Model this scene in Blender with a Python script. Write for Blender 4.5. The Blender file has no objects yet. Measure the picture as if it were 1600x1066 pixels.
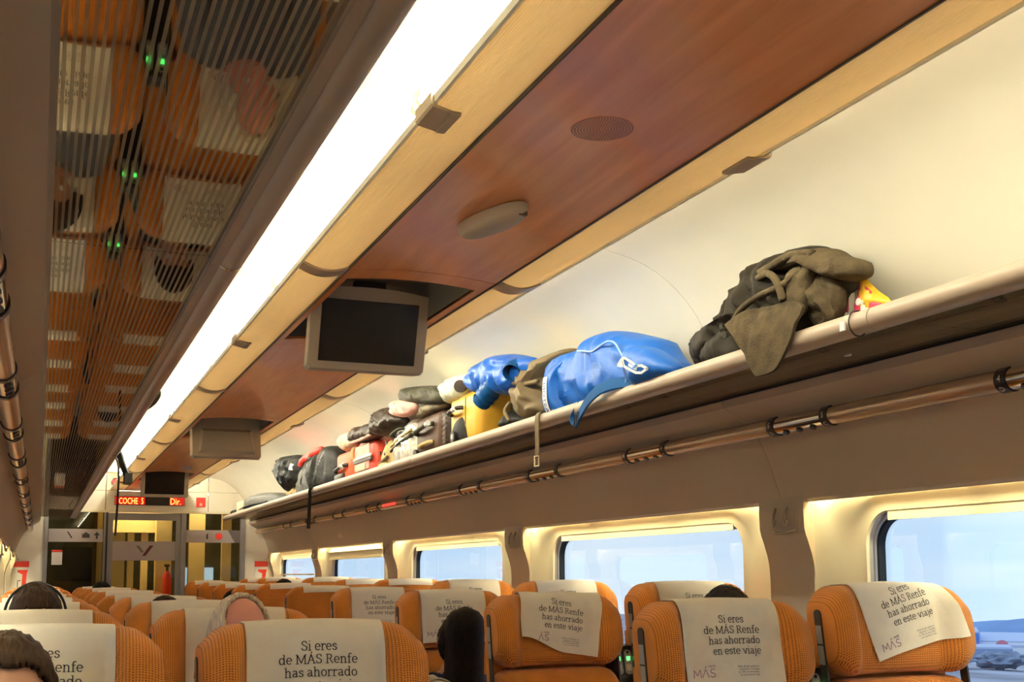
import bpy, bmesh, math, random
from math import sin, cos, pi, radians, sqrt, atan2, exp
from mathutils import Vector, Matrix, noise

random.seed(7)
C = bpy.context.scene.collection
SC = bpy.context.scene

# ------------------------------------------------------------------ camera
CAM = Vector((-1.137, 0.0, 1.28))
cd = bpy.data.cameras.new('camera')
cd.sensor_width = 36.0
cd.lens = 1820.0 / 1600.0 * 36.0
cd.shift_y = 167.0 / 1600.0
cd.clip_start = 0.02
cd.clip_end = 6000
cam = bpy.data.objects.new('camera', cd)
C.objects.link(cam)
_r = Vector((0.92713111, -0.37471357, -0.00420044))
_u = Vector((-0.03642708, -0.10127394, 0.99419146))
_f = Vector((0.37296242, 0.92159282, 0.10754394))
cam.matrix_world = Matrix(((_r.x, _u.x, -_f.x, CAM.x), (_r.y, _u.y, -_f.y, CAM.y), (_r.z, _u.z, -_f.z, CAM.z), (0, 0, 0, 1)))
SC.camera = cam

# ------------------------------------------------------------------ view, world
SC.view_settings.view_transform = 'Standard'
SC.view_settings.look = 'None'
SC.view_settings.gamma = 1.0
SC.view_settings.use_curve_mapping = False
SC.view_settings.exposure = 1.06
SC.cycles.max_bounces = 10
SC.cycles.diffuse_bounces = 6
SC.cycles.glossy_bounces = 5
SC.cycles.transparent_max_bounces = 12
SC.cycles.sample_clamp_indirect = 6.0
SC.cycles.caustics_reflective = False
SC.cycles.caustics_refractive = False

SKY_STRENGTH = 0.58
LAMP_STRENGTH = 24.0
STRIP_STRENGTH = 36.0

w = bpy.data.worlds.new('world')
SC.world = w
w.use_nodes = True
nt = w.node_tree
nt.nodes.clear()
def N(nt, t, **kw):
    n = nt.nodes.new(t)
    for k, v in kw.items():
        setattr(n, k, v)
    return n
out = N(nt, 'ShaderNodeOutputWorld')
bg = N(nt, 'ShaderNodeBackground')
bg.inputs['Strength'].default_value = SKY_STRENGTH
tc = N(nt, 'ShaderNodeTexCoord')
sep = N(nt, 'ShaderNodeSeparateXYZ')
nt.links.new(tc.outputs['Generated'], sep.inputs[0])
ramp = N(nt, 'ShaderNodeValToRGB')
cr = ramp.color_ramp
cr.elements[0].position = 0.0; cr.elements[0].color = (0.62, 0.80, 1.0, 1)
cr.elements[1].position = 1.0; cr.elements[1].color = (0.36, 0.58, 0.98, 1)
e = cr.elements.new(0.10); e.color = (0.60, 0.79, 1.0, 1)
e = cr.elements.new(0.35); e.color = (0.46, 0.67, 1.0, 1)
mz = N(nt, 'ShaderNodeMath', operation='MAXIMUM'); mz.inputs[1].default_value = 0.0
nt.links.new(sep.outputs['Z'], mz.inputs[0])
nt.links.new(mz.outputs[0], ramp.inputs[0])
mp = N(nt, 'ShaderNodeMapping'); mp.inputs['Scale'].default_value = (2.2, 2.2, 14.0)
nt.links.new(tc.outputs['Generated'], mp.inputs[0])
nz = N(nt, 'ShaderNodeTexNoise'); nz.inputs['Scale'].default_value = 1.3; nz.inputs['Detail'].default_value = 4.0
nt.links.new(mp.outputs[0], nz.inputs['Vector'])
cr2 = N(nt, 'ShaderNodeValToRGB')
cr2.color_ramp.elements[0].position = 0.42; cr2.color_ramp.elements[0].color = (0, 0, 0, 1)
cr2.color_ramp.elements[1].position = 0.68; cr2.color_ramp.elements[1].color = (0.85, 0.85, 0.85, 1)
nt.links.new(nz.outputs['Fac'], cr2.inputs[0])
mx = N(nt, 'ShaderNodeMix', data_type='RGBA')
nt.links.new(cr2.outputs[0], mx.inputs['Factor'])
nt.links.new(ramp.outputs[0], mx.inputs['A'])
mx.inputs['B'].default_value = (0.88, 0.95, 1.0, 1)
nt.links.new(mx.outputs['Result'], bg.inputs['Color'])
nt.links.new(bg.outputs[0], out.inputs[0])

# ------------------------------------------------------------------ helpers
def lin(r, g, b):
    f = lambda c: ((c / 255.0 + 0.055) / 1.055) ** 2.4 if c > 10 else c / 255.0 / 12.92
    return (f(r), f(g), f(b), 1.0)

MATS = {}
def mat(name, col, rough=0.6, metal=0.0, spec=0.5, noise_amt=0.0, noise_scale=20.0, bump=0.0, bump_scale=60.0, coat=0.0, emit=None, emit_strength=0.0, stretch=None, sheen=0.0):
    m = bpy.data.materials.new(name)
    m.use_nodes = True
    t = m.node_tree
    b = t.nodes['Principled BSDF']
    b.inputs['Base Color'].default_value = col
    b.inputs['Roughness'].default_value = rough
    b.inputs['Metallic'].default_value = metal
    b.inputs['Specular IOR Level'].default_value = spec
    b.inputs['Coat Weight'].default_value = coat
    b.inputs['Coat Roughness'].default_value = 0.08
    if sheen:
        b.inputs['Sheen Weight'].default_value = sheen
    if emit:
        b.inputs['Emission Color'].default_value = emit
        b.inputs['Emission Strength'].default_value = emit_strength
    if noise_amt or bump:
        co = N(t, 'ShaderNodeTexCoord')
        mpn = N(t, 'ShaderNodeMapping')
        if stretch:
            mpn.inputs['Scale'].default_value = stretch
        t.links.new(co.outputs['Object'], mpn.inputs[0])
    if noise_amt:
        n = N(t, 'ShaderNodeTexNoise')
        n.inputs['Scale'].default_value = noise_scale
        n.inputs['Detail'].default_value = 5.0
        t.links.new(mpn.outputs[0], n.inputs['Vector'])
        mr = N(t, 'ShaderNodeMapRange')
        mr.inputs['From Min'].default_value = 0.25; mr.inputs['From Max'].default_value = 0.75
        mr.inputs['To Min'].default_value = 1.0 - noise_amt; mr.inputs['To Max'].default_value = 1.0 + noise_amt
        t.links.new(n.outputs['Fac'], mr.inputs['Value'])
        vm = N(t, 'ShaderNodeVectorMath', operation='SCALE')
        vm.inputs[0].default_value = col[:3]
        t.links.new(mr.outputs[0], vm.inputs['Scale'])
        t.links.new(vm.outputs[0], b.inputs['Base Color'])
    if bump:
        n2 = N(t, 'ShaderNodeTexNoise')
        n2.inputs['Scale'].default_value = bump_scale
        n2.inputs['Detail'].default_value = 4.0
        t.links.new(mpn.outputs[0], n2.inputs['Vector'])
        bm_ = N(t, 'ShaderNodeBump')
        bm_.inputs['Strength'].default_value = bump
        bm_.inputs['Distance'].default_value = 0.01
        t.links.new(n2.outputs['Fac'], bm_.inputs['Height'])
        t.links.new(bm_.outputs[0], b.inputs['Normal'])
    MATS[name] = m
    return m

def coords(t):
    co = N(t, 'ShaderNodeTexCoord')
    s = N(t, 'ShaderNodeSeparateXYZ')
    t.links.new(co.outputs['Object'], s.inputs[0])
    return co, s
def mth(t, op, a, b=None, c=None):
    n = N(t, 'ShaderNodeMath', operation=op)
    for i, v in enumerate((a, b, c)):
        if v is None: continue
        if isinstance(v, (int, float)): n.inputs[i].default_value = v
        else: t.links.new(v, n.inputs[i])
    return n.outputs[0]

# woven orange seat fabric: small dark gaps between the yarns
def fabric_mat(name, base, dark, p=0.0062):
    m = mat(name, base, rough=0.85, spec=0.2, sheen=0.25)
    t = m.node_tree; b = t.nodes['Principled BSDF']
    co, s = coords(t)
    k = 2 * pi / p
    a = mth(t, 'SINE', mth(t, 'MULTIPLY', s.outputs['X'], k))
    zz = mth(t, 'ADD', s.outputs['Z'], s.outputs['Y'])
    c = mth(t, 'SINE', mth(t, 'MULTIPLY', zz, k))
    v = mth(t, 'ADD', mth(t, 'MULTIPLY', a, 0.5), mth(t, 'MULTIPLY', c, 0.5))
    mr = N(t, 'ShaderNodeMapRange'); mr.interpolation_type = 'SMOOTHSTEP'
    mr.inputs['From Min'].default_value = 0.25; mr.inputs['From Max'].default_value = 0.75
    t.links.new(v, mr.inputs['Value'])
    n = N(t, 'ShaderNodeTexNoise'); n.inputs['Scale'].default_value = 9.0; n.inputs['Detail'].default_value = 3
    t.links.new(co.outputs['Object'], n.inputs['Vector'])
    mr2 = N(t, 'ShaderNodeMapRange')
    mr2.inputs['From Min'].default_value = 0.3; mr2.inputs['From Max'].default_value = 0.7
    mr2.inputs['To Min'].default_value = 0.88; mr2.inputs['To Max'].default_value = 1.12
    t.links.new(n.outputs['Fac'], mr2.inputs['Value'])
    mixn = N(t, 'ShaderNodeMix', data_type='RGBA')
    mixn.inputs['A'].default_value = base; mixn.inputs['B'].default_value = dark
    t.links.new(mr.outputs[0], mixn.inputs['Factor'])
    vm = N(t, 'ShaderNodeVectorMath', operation='SCALE')
    t.links.new(mixn.outputs['Result'], vm.inputs[0]); t.links.new(mr2.outputs[0], vm.inputs['Scale'])
    t.links.new(vm.outputs[0], b.inputs['Base Color'])
    bp = N(t, 'ShaderNodeBump'); bp.inputs['Strength'].default_value = 0.5; bp.inputs['Distance'].default_value = 0.002; bp.invert = True
    t.links.new(v, bp.inputs['Height']); t.links.new(bp.outputs[0], b.inputs['Normal'])
    return m

M = MATS
fabric_mat('orange_fabric', (0.76, 0.275, 0.045, 1), (0.23, 0.065, 0.011, 1))
mat('cream_paint', (0.86, 0.80, 0.65, 1), rough=0.55, spec=0.3, noise_amt=0.03, noise_scale=3.0)
mat('white_tray', (0.85, 0.86, 0.76, 1), rough=0.5)
mat('grey_panel', (0.50, 0.41, 0.30, 1), rough=0.45, spec=0.35, noise_amt=0.03, noise_scale=4.0)
mat('grey_tube', (0.45, 0.36, 0.265, 1), rough=0.38, spec=0.5)
mat('cream_trim', (0.80, 0.72, 0.50, 1), rough=0.5, spec=0.35, noise_amt=0.02)
mat('window_surround', (0.85, 0.785, 0.60, 1), rough=0.45, spec=0.4)
mat('dark_gap', (0.012, 0.011, 0.010, 1), rough=0.6)
mat('dark_plastic', (0.022, 0.018, 0.016, 1), rough=0.45)
mat('brown_plastic', (0.05, 0.036, 0.028, 1), rough=0.4)
mat('label_grey', (0.42, 0.41, 0.40, 1), rough=0.5)
mat('chrome', (0.78, 0.70, 0.58, 1), rough=0.10, metal=1.0)
mat('satin_bronze', (0.62, 0.46, 0.30, 1), rough=0.26, metal=0.6)
mat('ring_brown', (0.022, 0.010, 0.008, 1), rough=0.4)
mat('print_white', (0.75, 0.70, 0.62, 1), rough=0.6)
mat('tv_shell', (0.50, 0.43, 0.33, 1), rough=0.5, noise_amt=0.02)
mat('screen', (0.010, 0.007, 0.006, 1), rough=0.22, spec=0.55)
mat('recess_grey', (0.20, 0.18, 0.14, 1), rough=0.7)
mat('rubber', (0.012, 0.016, 0.022, 1), rough=0.5)
mat('alu', (0.55, 0.54, 0.52, 1), rough=0.35, metal=0.9)
mat('floor_carpet', (0.24, 0.20, 0.17, 1), rough=0.95, noise_amt=0.2, noise_scale=300)
mat('cover_cloth', (0.92, 0.855, 0.72, 1), rough=0.9, spec=0.15, noise_amt=0.05, noise_scale=14.0, bump=0.35, bump_scale=16.0)
mat('print_dark', (0.045, 0.04, 0.042, 1), rough=0.8)
mat('print_purple', (0.33, 0.16, 0.26, 1), rough=0.8)
mat('print_small', (0.22, 0.20, 0.22, 1), rough=0.8)
mat('frame_grey', (0.25, 0.235, 0.235, 1), rough=0.4, spec=0.4)
mat('sticker_grey', (0.37, 0.32, 0.31, 1), rough=0.6)
mat('sticker_dark', (0.16, 0.13, 0.13, 1), rough=0.6)
mat('maroon', (0.10, 0.012, 0.02, 1), rough=0.5)
mat('red_sign', (0.75, 0.035, 0.02, 1), rough=0.5)
mat('paper_white', (0.80, 0.78, 0.70, 1), rough=0.8)
mat('vest_cream', (0.70, 0.55, 0.27, 1), rough=0.6, noise_amt=0.05, noise_scale=3)
mat('vest_olive', (0.11, 0.10, 0.05, 1), rough=0.5)
mat('lamp_glow', (0.9, 0.9, 0.9, 1), emit=(1.0, 0.97, 0.84, 1), emit_strength=LAMP_STRENGTH)
mat('strip_glow', (0.9, 0.9, 0.9, 1), emit=(1.0, 0.88, 0.50, 1), emit_strength=STRIP_STRENGTH)
mat('vest_glow', (0.9, 0.9, 0.9, 1), emit=(1.0, 0.85, 0.55, 1), emit_strength=16.0)
mat('led_red', (0.1, 0.0, 0.0, 1), emit=(1.0, 0.16, 0.03, 1), emit_strength=4.0)
mat('led_red_dim', (0.1, 0.0, 0.0, 1), emit=(1.0, 0.03, 0.02, 1), emit_strength=1.5)
mat('led_green', (0.0, 0.1, 0.0, 1), emit=(0.10, 1.0, 0.16, 1), emit_strength=1.4)

def wood_mat():
    base = (0.46, 0.135, 0.036, 1)
    m = mat('cherry_wood', base, rough=0.36, spec=0.5, coat=0.35)
    t = m.node_tree; b = t.nodes['Principled BSDF']
    b.inputs['Coat Roughness'].default_value = 0.12
    co = N(t, 'ShaderNodeTexCoord')
    mp = N(t, 'ShaderNodeMapping'); mp.inputs['Scale'].default_value = (9.0, 0.8, 9.0)
    t.links.new(co.outputs['Object'], mp.inputs[0])
    n = N(t, 'ShaderNodeTexNoise'); n.inputs['Scale'].default_value = 2.2; n.inputs['Detail'].default_value = 8; n.inputs['Distortion'].default_value = 0.6
    t.links.new(mp.outputs[0], n.inputs['Vector'])
    r = N(t, 'ShaderNodeValToRGB')
    r.color_ramp.elements[0].position = 0.3; r.color_ramp.elements[0].color = (0.68, 0.235, 0.065, 1)
    r.color_ramp.elements[1].position = 0.7; r.color_ramp.elements[1].color = (0.85, 0.33, 0.120, 1)
    t.links.new(n.outputs['Fac'], r.inputs[0]); t.links.new(r.outputs[0], b.inputs['Base Color'])
    n2 = N(t, 'ShaderNodeTexNoise'); n2.inputs['Scale'].default_value = 3.2; n2.inputs['Detail'].default_value = 1.0
    t.links.new(co.outputs['Object'], n2.inputs['Vector'])
    bp = N(t, 'ShaderNodeBump'); bp.inputs['Strength'].default_value = 0.10; bp.inputs['Distance'].default_value = 0.05
    t.links.new(n2.outputs['Fac'], bp.inputs['Height']); t.links.new(bp.outputs[0], b.inputs['Normal'])
    t.links.new(bp.outputs[0], b.inputs['Coat Normal'])
wood_mat()

# ribbed translucent diffuser
def diffuser_mat():
    m = bpy.data.materials.new('ribbed_diffuser'); m.use_nodes = True
    t = m.node_tree; t.nodes.clear()
    o = N(t, 'ShaderNodeOutputMaterial')
    co, s = coords(t)
    k = 2 * pi / 0.0045
    v = mth(t, 'SINE', mth(t, 'MULTIPLY', s.outputs['X'], k))
    bp = N(t, 'ShaderNodeBump'); bp.inputs['Strength'].default_value = 0.5; bp.inputs['Distance'].default_value = 0.001
    t.links.new(v, bp.inputs['Height'])
    d = N(t, 'ShaderNodeBsdfDiffuse'); d.inputs['Color'].default_value = (0.74, 0.62, 0.42, 1)
    tr = N(t, 'ShaderNodeBsdfTranslucent'); tr.inputs['Color'].default_value = (0.82, 0.68, 0.46, 1)
    g = N(t, 'ShaderNodeBsdfGlossy'); g.inputs['Roughness'].default_value = 0.3
    for q in (d, g): t.links.new(bp.outputs[0], q.inputs['Normal'])
    m1 = N(t, 'ShaderNodeMixShader'); m1.inputs[0].default_value = DIFF_TRANS
    t.links.new(d.outputs[0], m1.inputs[1]); t.links.new(tr.outputs[0], m1.inputs[2])
    m2 = N(t, 'ShaderNodeMixShader'); m2.inputs[0].default_value = 0.04
    t.links.new(m1.outputs[0], m2.inputs[1]); t.links.new(g.outputs[0], m2.inputs[2])
    t.links.new(m2.outputs[0], o.inputs[0])
    MATS['ribbed_diffuser'] = m
DIFF_TRANS = 0.27
diffuser_mat()

# luggage rack glass: dark mirror tint with printed matt lines running lengthwise
def rack_glass_mat():
    m = bpy.data.materials.new('lined_glass'); m.use_nodes = True
    t = m.node_tree; t.nodes.clear()
    o = N(t, 'ShaderNodeOutputMaterial')
    co, s = coords(t)
    f = mth(t, 'FRACT', mth(t, 'DIVIDE', s.outputs['X'], 0.0108))
    mask = mth(t, 'LESS_THAN', f, 0.46)
    gl = N(t, 'ShaderNodeBsdfGlossy'); gl.inputs['Roughness'].default_value = 0.02; gl.inputs['Color'].default_value = (0.54, 0.50, 0.40, 1)
    df = N(t, 'ShaderNodeBsdfDiffuse'); df.inputs['Color'].default_value = (0.010, 0.008, 0.006, 1)
    a = N(t, 'ShaderNodeMixShader'); a.inputs[0].default_value = 0.80
    t.links.new(df.outputs[0], a.inputs[1]); t.links.new(gl.outputs[0], a.inputs[2])
    d2 = N(t, 'ShaderNodeBsdfDiffuse'); d2.inputs['Color'].default_value = (0.34, 0.27, 0.18, 1)
    g2 = N(t, 'ShaderNodeBsdfGlossy'); g2.inputs['Roughness'].default_value = 0.05; g2.inputs['Color'].default_value = (0.62, 0.56, 0.44, 1)
    b = N(t, 'ShaderNodeMixShader'); b.inputs[0].default_value = 0.30
    t.links.new(d2.outputs[0], b.inputs[1]); t.links.new(g2.outputs[0], b.inputs[2])
    x = N(t, 'ShaderNodeMixShader')
    t.links.new(mask, x.inputs[0]); t.links.new(a.outputs[0], x.inputs[1]); t.links.new(b.outputs[0], x.inputs[2])
    t.links.new(x.outputs[0], o.inputs[0])
    MATS['lined_glass'] = m
rack_glass_mat()

def pane_mat(name, tint, refl=0.06, rough=0.0):
    m = bpy.data.materials.new(name); m.use_nodes = True
    t = m.node_tree; t.nodes.clear()
    o = N(t, 'ShaderNodeOutputMaterial')
    tr = N(t, 'ShaderNodeBsdfTransparent'); tr.inputs['Color'].default_value = tint
    g = N(t, 'ShaderNodeBsdfGlossy'); g.inputs['Roughness'].default_value = rough
    fr = N(t, 'ShaderNodeFresnel'); fr.inputs['IOR'].default_value = 1.35
    mr = mth(t, 'MULTIPLY', fr.outputs[0], refl * 12)
    x = N(t, 'ShaderNodeMixShader')
    t.links.new(mr, x.inputs[0]); t.links.new(tr.outputs[0], x.inputs[1]); t.links.new(g.outputs[0], x.inputs[2])
    t.links.new(x.outputs[0], o.inputs[0])
    MATS[name] = m
pane_mat('window_glass', (0.95, 0.98, 1.0, 1), 0.018)
pane_mat('door_glass', (0.80, 0.78, 0.66, 1), 0.07)

# ------------------------------------------------------------------ mesh helpers
class MB:
    def __init__(s): s.v = []; s.f = []
    def add(s, vs, fs):
        o = len(s.v); s.v += [tuple(p) for p in vs]; s.f += [tuple(i + o for i in f) for f in fs]
        return s
    def box(s, x0, x1, y0, y1, z0, z1):
        return s.add([(x0, y0, z0), (x1, y0, z0), (x1, y1, z0), (x0, y1, z0), (x0, y0, z1), (x1, y0, z1), (x1, y1, z1), (x0, y1, z1)],
                     [(0, 3, 2, 1), (4, 5, 6, 7), (0, 1, 5, 4), (1, 2, 6, 5), (2, 3, 7, 6), (3, 0, 4, 7)])
    def rings(s, rings, close_ring=True, cap=True):
        n = len(rings[0]); o = len(s.v)
        for r in rings: s.v += [tuple(p) for p in r]
        m = n if close_ring else n - 1
        for i in range(len(rings) - 1):
            for j in range(m):
                a = o + i * n + j; b = o + i * n + (j + 1) % n
                s.f.append((a, b, b + n, a + n))
        if cap and close_ring:
            s.f.append(tuple(o + j for j in range(n))[::-1])
            s.f.append(tuple(o + (len(rings) - 1) * n + j for j in range(n)))
        return s
    def tube(s, pts, r, n=10, cap=True):
        pts = [Vector(p) for p in pts]
        rs = r if isinstance(r, (list, tuple)) else [r] * len(pts)
        rings = []
        up = None
        for i, p in enumerate(pts):
            d = (pts[min(i + 1, len(pts) - 1)] - pts[max(i - 1, 0)]).normalized()
            if up is None:
                up = Vector((0, 0, 1)) if abs(d.z) < 0.9 else Vector((1, 0, 0))
            a = d.cross(up).normalized(); b = a.cross(d).normalized(); up = b
            rings.append([p + (a * cos(2 * pi * k / n) + b * sin(2 * pi * k / n)) * rs[i] for k in range(n)])
        return s.rings(rings, True, cap)
    def ribbon(s, pts, width_dir, wd, th=0.004):
        # flat strap following pts; width along width_dir (vector or list)
        pts = [Vector(p) for p in pts]
        rings = []
        for i, p in enumerate(pts):
            wv = width_dir[i] if isinstance(width_dir, list) else width_dir
            wv = Vector(wv).normalized() * (wd / 2)
            d = (pts[min(i + 1, len(pts) - 1)] - pts[max(i - 1, 0)]).normalized()
            nn = d.cross(wv).normalized() * (th / 2)
            rings.append([p - wv - nn, p + wv - nn, p + wv + nn, p - wv + nn])
        return s.rings(rings)
    def prism(s, prof, y0, y1):
        # prof: closed polygon of (x, z), extruded along y
        n = len(prof)
        return s.rings([[(x, y0, z) for x, z in prof], [(x, y1, z) for x, z in prof]])
    def ball(s, c, r, nu=16, nv=10):
        rx, ry, rz = r if isinstance(r, (tuple, list)) else (r, r, r)
        rings = []
        for i in range(1, nv):
            th = pi * i / nv
            rings.append([(c[0] + rx * sin(th) * cos(2 * pi * k / nu), c[1] + ry * sin(th) * sin(2 * pi * k / nu), c[2] + rz * cos(th)) for k in range(nu)])
        return s.rings(rings)
    def build(s, name, material, parent=None, smooth=False, loc=None):
        me = bpy.data.meshes.new(name)
        me.from_pydata(s.v, [], s.f)
        me.validate(verbose=False)
        bmm = bmesh.new(); bmm.from_mesh(me)
        bmesh.ops.recalc_face_normals(bmm, faces=bmm.faces)
        bmm.to_mesh(me); bmm.free()
        if smooth is True:
            for p in me.polygons: p.use_smooth = True
        elif smooth:
            for p in me.polygons: p.use_smooth = True
            me.set_sharp_from_angle(angle=radians(smooth))
        ms = material if isinstance(material, list) else [material]
        for q in ms: me.materials.append(M[q] if isinstance(q, str) else q)
        o = bpy.data.objects.new(name, me)
        C.objects.link(o)
        if parent: o.parent = parent
        if loc is not None: o.location = loc
        return o

def tag(o, label=None, cat=None, group=None, kind=None):
    if label: o['label'] = label
    if cat: o['category'] = cat
    if group: o['group'] = group
    if kind: o['kind'] = kind
    return o
def empty(name, loc=(0, 0, 0), rz=0.0):
    o = bpy.data.objects.new(name, None); C.objects.link(o)
    o.location = loc; o.rotation_euler = (0, 0, rz); o.empty_display_size = 0.1
    return o
def thing(name, label, cat, loc=(0, 0, 0), rz=0.0, group=None):
    return tag(empty(name, loc, rz), label, cat, group)
def struct(name, loc=(0, 0, 0)):
    return tag(empty(name, loc), kind='structure')
def copy_tree(o, parent=None):
    c = o.copy(); C.objects.link(c)
    if parent is not None: c.parent = parent
    for ch in list(o.children): copy_tree(ch, c)
    return c
def thick(pts, t):
    # open polyline (x,z) -> closed polygon with thickness t (offset to the left of travel)
    off = []
    for i, p in enumerate(pts):
        a = Vector(pts[max(i - 1, 0)]); b = Vector(pts[min(i + 1, len(pts) - 1)])
        d = (b - a).normalized(); off.append((p[0] - d.y * t, p[1] + d.x * t))
    return list(pts) + off[::-1]
def mir(pts, s): return [(x * s, z) for x, z in pts]
def smooth01(a, b, x):
    t = min(1, max(0, (x - a) / (b - a))); return t * t * (3 - 2 * t)
def curve_pts(pts, n=8):
    # Catmull-Rom through pts
    pts = [Vector(p) for p in pts]; o = []
    for i in range(len(pts) - 1):
        p0 = pts[max(i - 1, 0)]; p1 = pts[i]; p2 = pts[i + 1]; p3 = pts[min(i + 2, len(pts) - 1)]
        for k in range(n):
            t = k / n
            o.append(0.5 * ((2 * p1) + (p2 - p0) * t + (2 * p0 - 5 * p1 + 4 * p2 - p3) * t * t + (3 * p1 - p0 - 3 * p2 + p3) * t ** 3))
    o.append(pts[-1]); return o

# sans lettering -> list of polygons in (u, v), height about 'size'
_TXT = {}
def sans(body, size, align='LEFT'):
    key = (body, align)
    if key not in _TXT:
        cu = bpy.data.curves.new('lettering', 'FONT'); cu.body = body; cu.align_x = align; cu.size = 1.0; cu.resolution_u = 2
        ob = bpy.data.objects.new('lettering', cu); C.objects.link(ob)
        dg = bpy.context.evaluated_depsgraph_get()
        me = bpy.data.meshes.new_from_object(ob.evaluated_get(dg))
        _TXT[key] = ([tuple(v.co[:2]) for v in me.vertices], [tuple(p.vertices) for p in me.polygons])
        bpy.data.objects.remove(ob); bpy.data.curves.remove(cu); bpy.data.meshes.remove(me)
    vs, fs = _TXT[key]
    return [(x * size, y * size) for x, y in vs], fs
def lettering(mb, body, size, fn, align='LEFT'):
    vs, fs = sans(body, size, align)
    mb.add([fn(u, v) for u, v in vs], fs)

# slab serif lettering drawn with strokes (for the printed seat covers)
def _arc(cx, cy, rx, ry, a0, a1, n=10):
    return [(cx + rx * cos(radians(a0 + (a1 - a0) * k / n)), cy + ry * sin(radians(a0 + (a1 - a0) * k / n))) for k in range(n + 1)]
def _ser(x, y, w=0.19): return [(x - w / 2, y), (x + w / 2, y)]
G = {
 'i': (0.29, [[(.145, .5), (.145, 0)], _ser(.145, .0, .26), [(.03, .485), (.16, .485)], [(.145, .66), (.145, .74)]]),
 'e': (0.50, [[(.07, .26), (.43, .26)], _arc(.25, .25, .19, .24, 0, 318, 16)]),
 'r': (0.42, [[(.13, .5), (.13, 0)], _ser(.14, 0, .27), [(.02, .485), (.14, .485)], [(.13, .3), (.18, .42), (.27, .48), (.38, .46)], [(.38, .47), (.38, .38)]]),
 's': (0.43, [[(.36, .36), (.355, .43)], [(.36, .42), (.28, .485), (.17, .48), (.09, .42), (.09, .34), (.17, .28), (.28, .24), (.36, .18), (.36, .09), (.28, .02), (.17, .015), (.07, .07)], [(.075, .14), (.07, .06)]]),
 'S': (0.56, [[(.46, .52), (.455, .63)], [(.455, .62), (.36, .695), (.22, .695), (.11, .62), (.10, .51), (.18, .42), (.36, .34), (.47, .26), (.47, .12), (.36, .02), (.20, .015), (.08, .09)], [(.085, .19), (.08, .07)]]),
 'd': (0.58, [_arc(.25, .25, .18, .24, 0, 360, 18), [(.44, .75), (.44, 0)], [(.33, .735), (.44, .735)], [(.44, .015), (.55, .015)]]),
 'M': (0.90, [[(.13, .7), (.13, 0)], [(.13, .7), (.45, .05), (.77, .7)], [(.77, .7), (.77, 0)], _ser(.13, 0, .25), _ser(.77, 0, .25), [(.02, .69), (.15, .69)], [(.75, .69), (.88, .69)]]),
 'A': (0.72, [[(.10, 0), (.36, .7), (.62, 0)], [(.2, .25), (.52, .25)], _ser(.10, 0, .22), _ser(.62, 0, .22)]),
 'R': (0.66, [[(.14, .7), (.14, 0)], _ser(.14, 0, .25), [(.03, .685), (.33, .685), (.46, .63), (.49, .53), (.46, .42), (.35, .36), (.14, .36)], [(.34, .36), (.55, .015), (.64, .015)]]),
 'n': (0.59, [[(.13, .5), (.13, 0)], _ser(.13, 0, .23), [(.02, .485), (.14, .485)], [(.13, .34), (.2, .45), (.32, .485), (.42, .43), (.44, .33), (.44, 0)], _ser(.44, 0, .23)]),
 'f': (0.37, [[(.15, 0), (.15, .6), (.2, .71), (.30, .74), (.38, .70)], _ser(.15, 0, .25), [(.03, .47), (.32, .47)]]),
 'h': (0.60, [[(.13, .75), (.13, 0)], [(.02, .735), (.13, .735)], _ser(.13, 0, .23), [(.13, .34), (.2, .45), (.32, .485), (.42, .43), (.44, .33), (.44, 0)], _ser(.44, 0, .23)]),
 'a': (0.52, [[(.08, .42), (.17, .48), (.30, .48), (.37, .42), (.38, .32), (.38, .06), (.43, .015), (.50, .03)], [(.38, .28), (.22, .27), (.10, .20), (.09, .10), (.16, .02), (.27, .03), (.38, .13)]]),
 'o': (0.52, [_arc(.26, .25, .19, .24, 0, 360, 18)]),
 't': (0.36, [[(.15, .62), (.15, .1), (.2, .02), (.33, .03)], [(.03, .47), (.32, .47)]]),
 'v': (0.52, [[(.08, .485), (.26, .01), (.44, .485)], _ser(.08, .485, .18), _ser(.44, .485, .18)]),
 'j': (0.29, [[(.16, .5), (.16, -.1), (.11, -.2), (.0, -.2)], [(.04, .485), (.17, .485)], [(.16, .66), (.16, .74)]]),
}
G['Á'] = (0.72, G['A'][1] + [[(.34, .78), (.44, .90)]])
def slab(mb, body, size, fn, weight=0.088):
    x = 0.0
    w = sum(G[c][0] if c != ' ' else 0.26 for c in body)
    x = -w / 2
    for c in body:
        if c == ' ': x += 0.26; continue
        adv, strokes = G[c]
        for st in strokes:
            for i in range(len(st) - 1):
                a = Vector(st[i]); b = Vector(st[i + 1]); d = b - a
                if d.length < 1e-6: continue
                d.normalize(); nrm = Vector((-d.y, d.x))
                hw = weight / 2 * (0.62 + 0.38 * abs(d.y))
                e0 = a - d * (hw * .55 if i else 0); e1 = b + d * (hw * .55 if i < len(st) - 2 else 0)
                q = [e0 - nrm * hw, e1 - nrm * hw, e1 + nrm * hw, e0 + nrm * hw]
                mb.add([fn((x + p.x) * size, p.y * size) for p in q], [(0, 1, 2, 3)])
        x += adv
    return w * size

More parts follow.
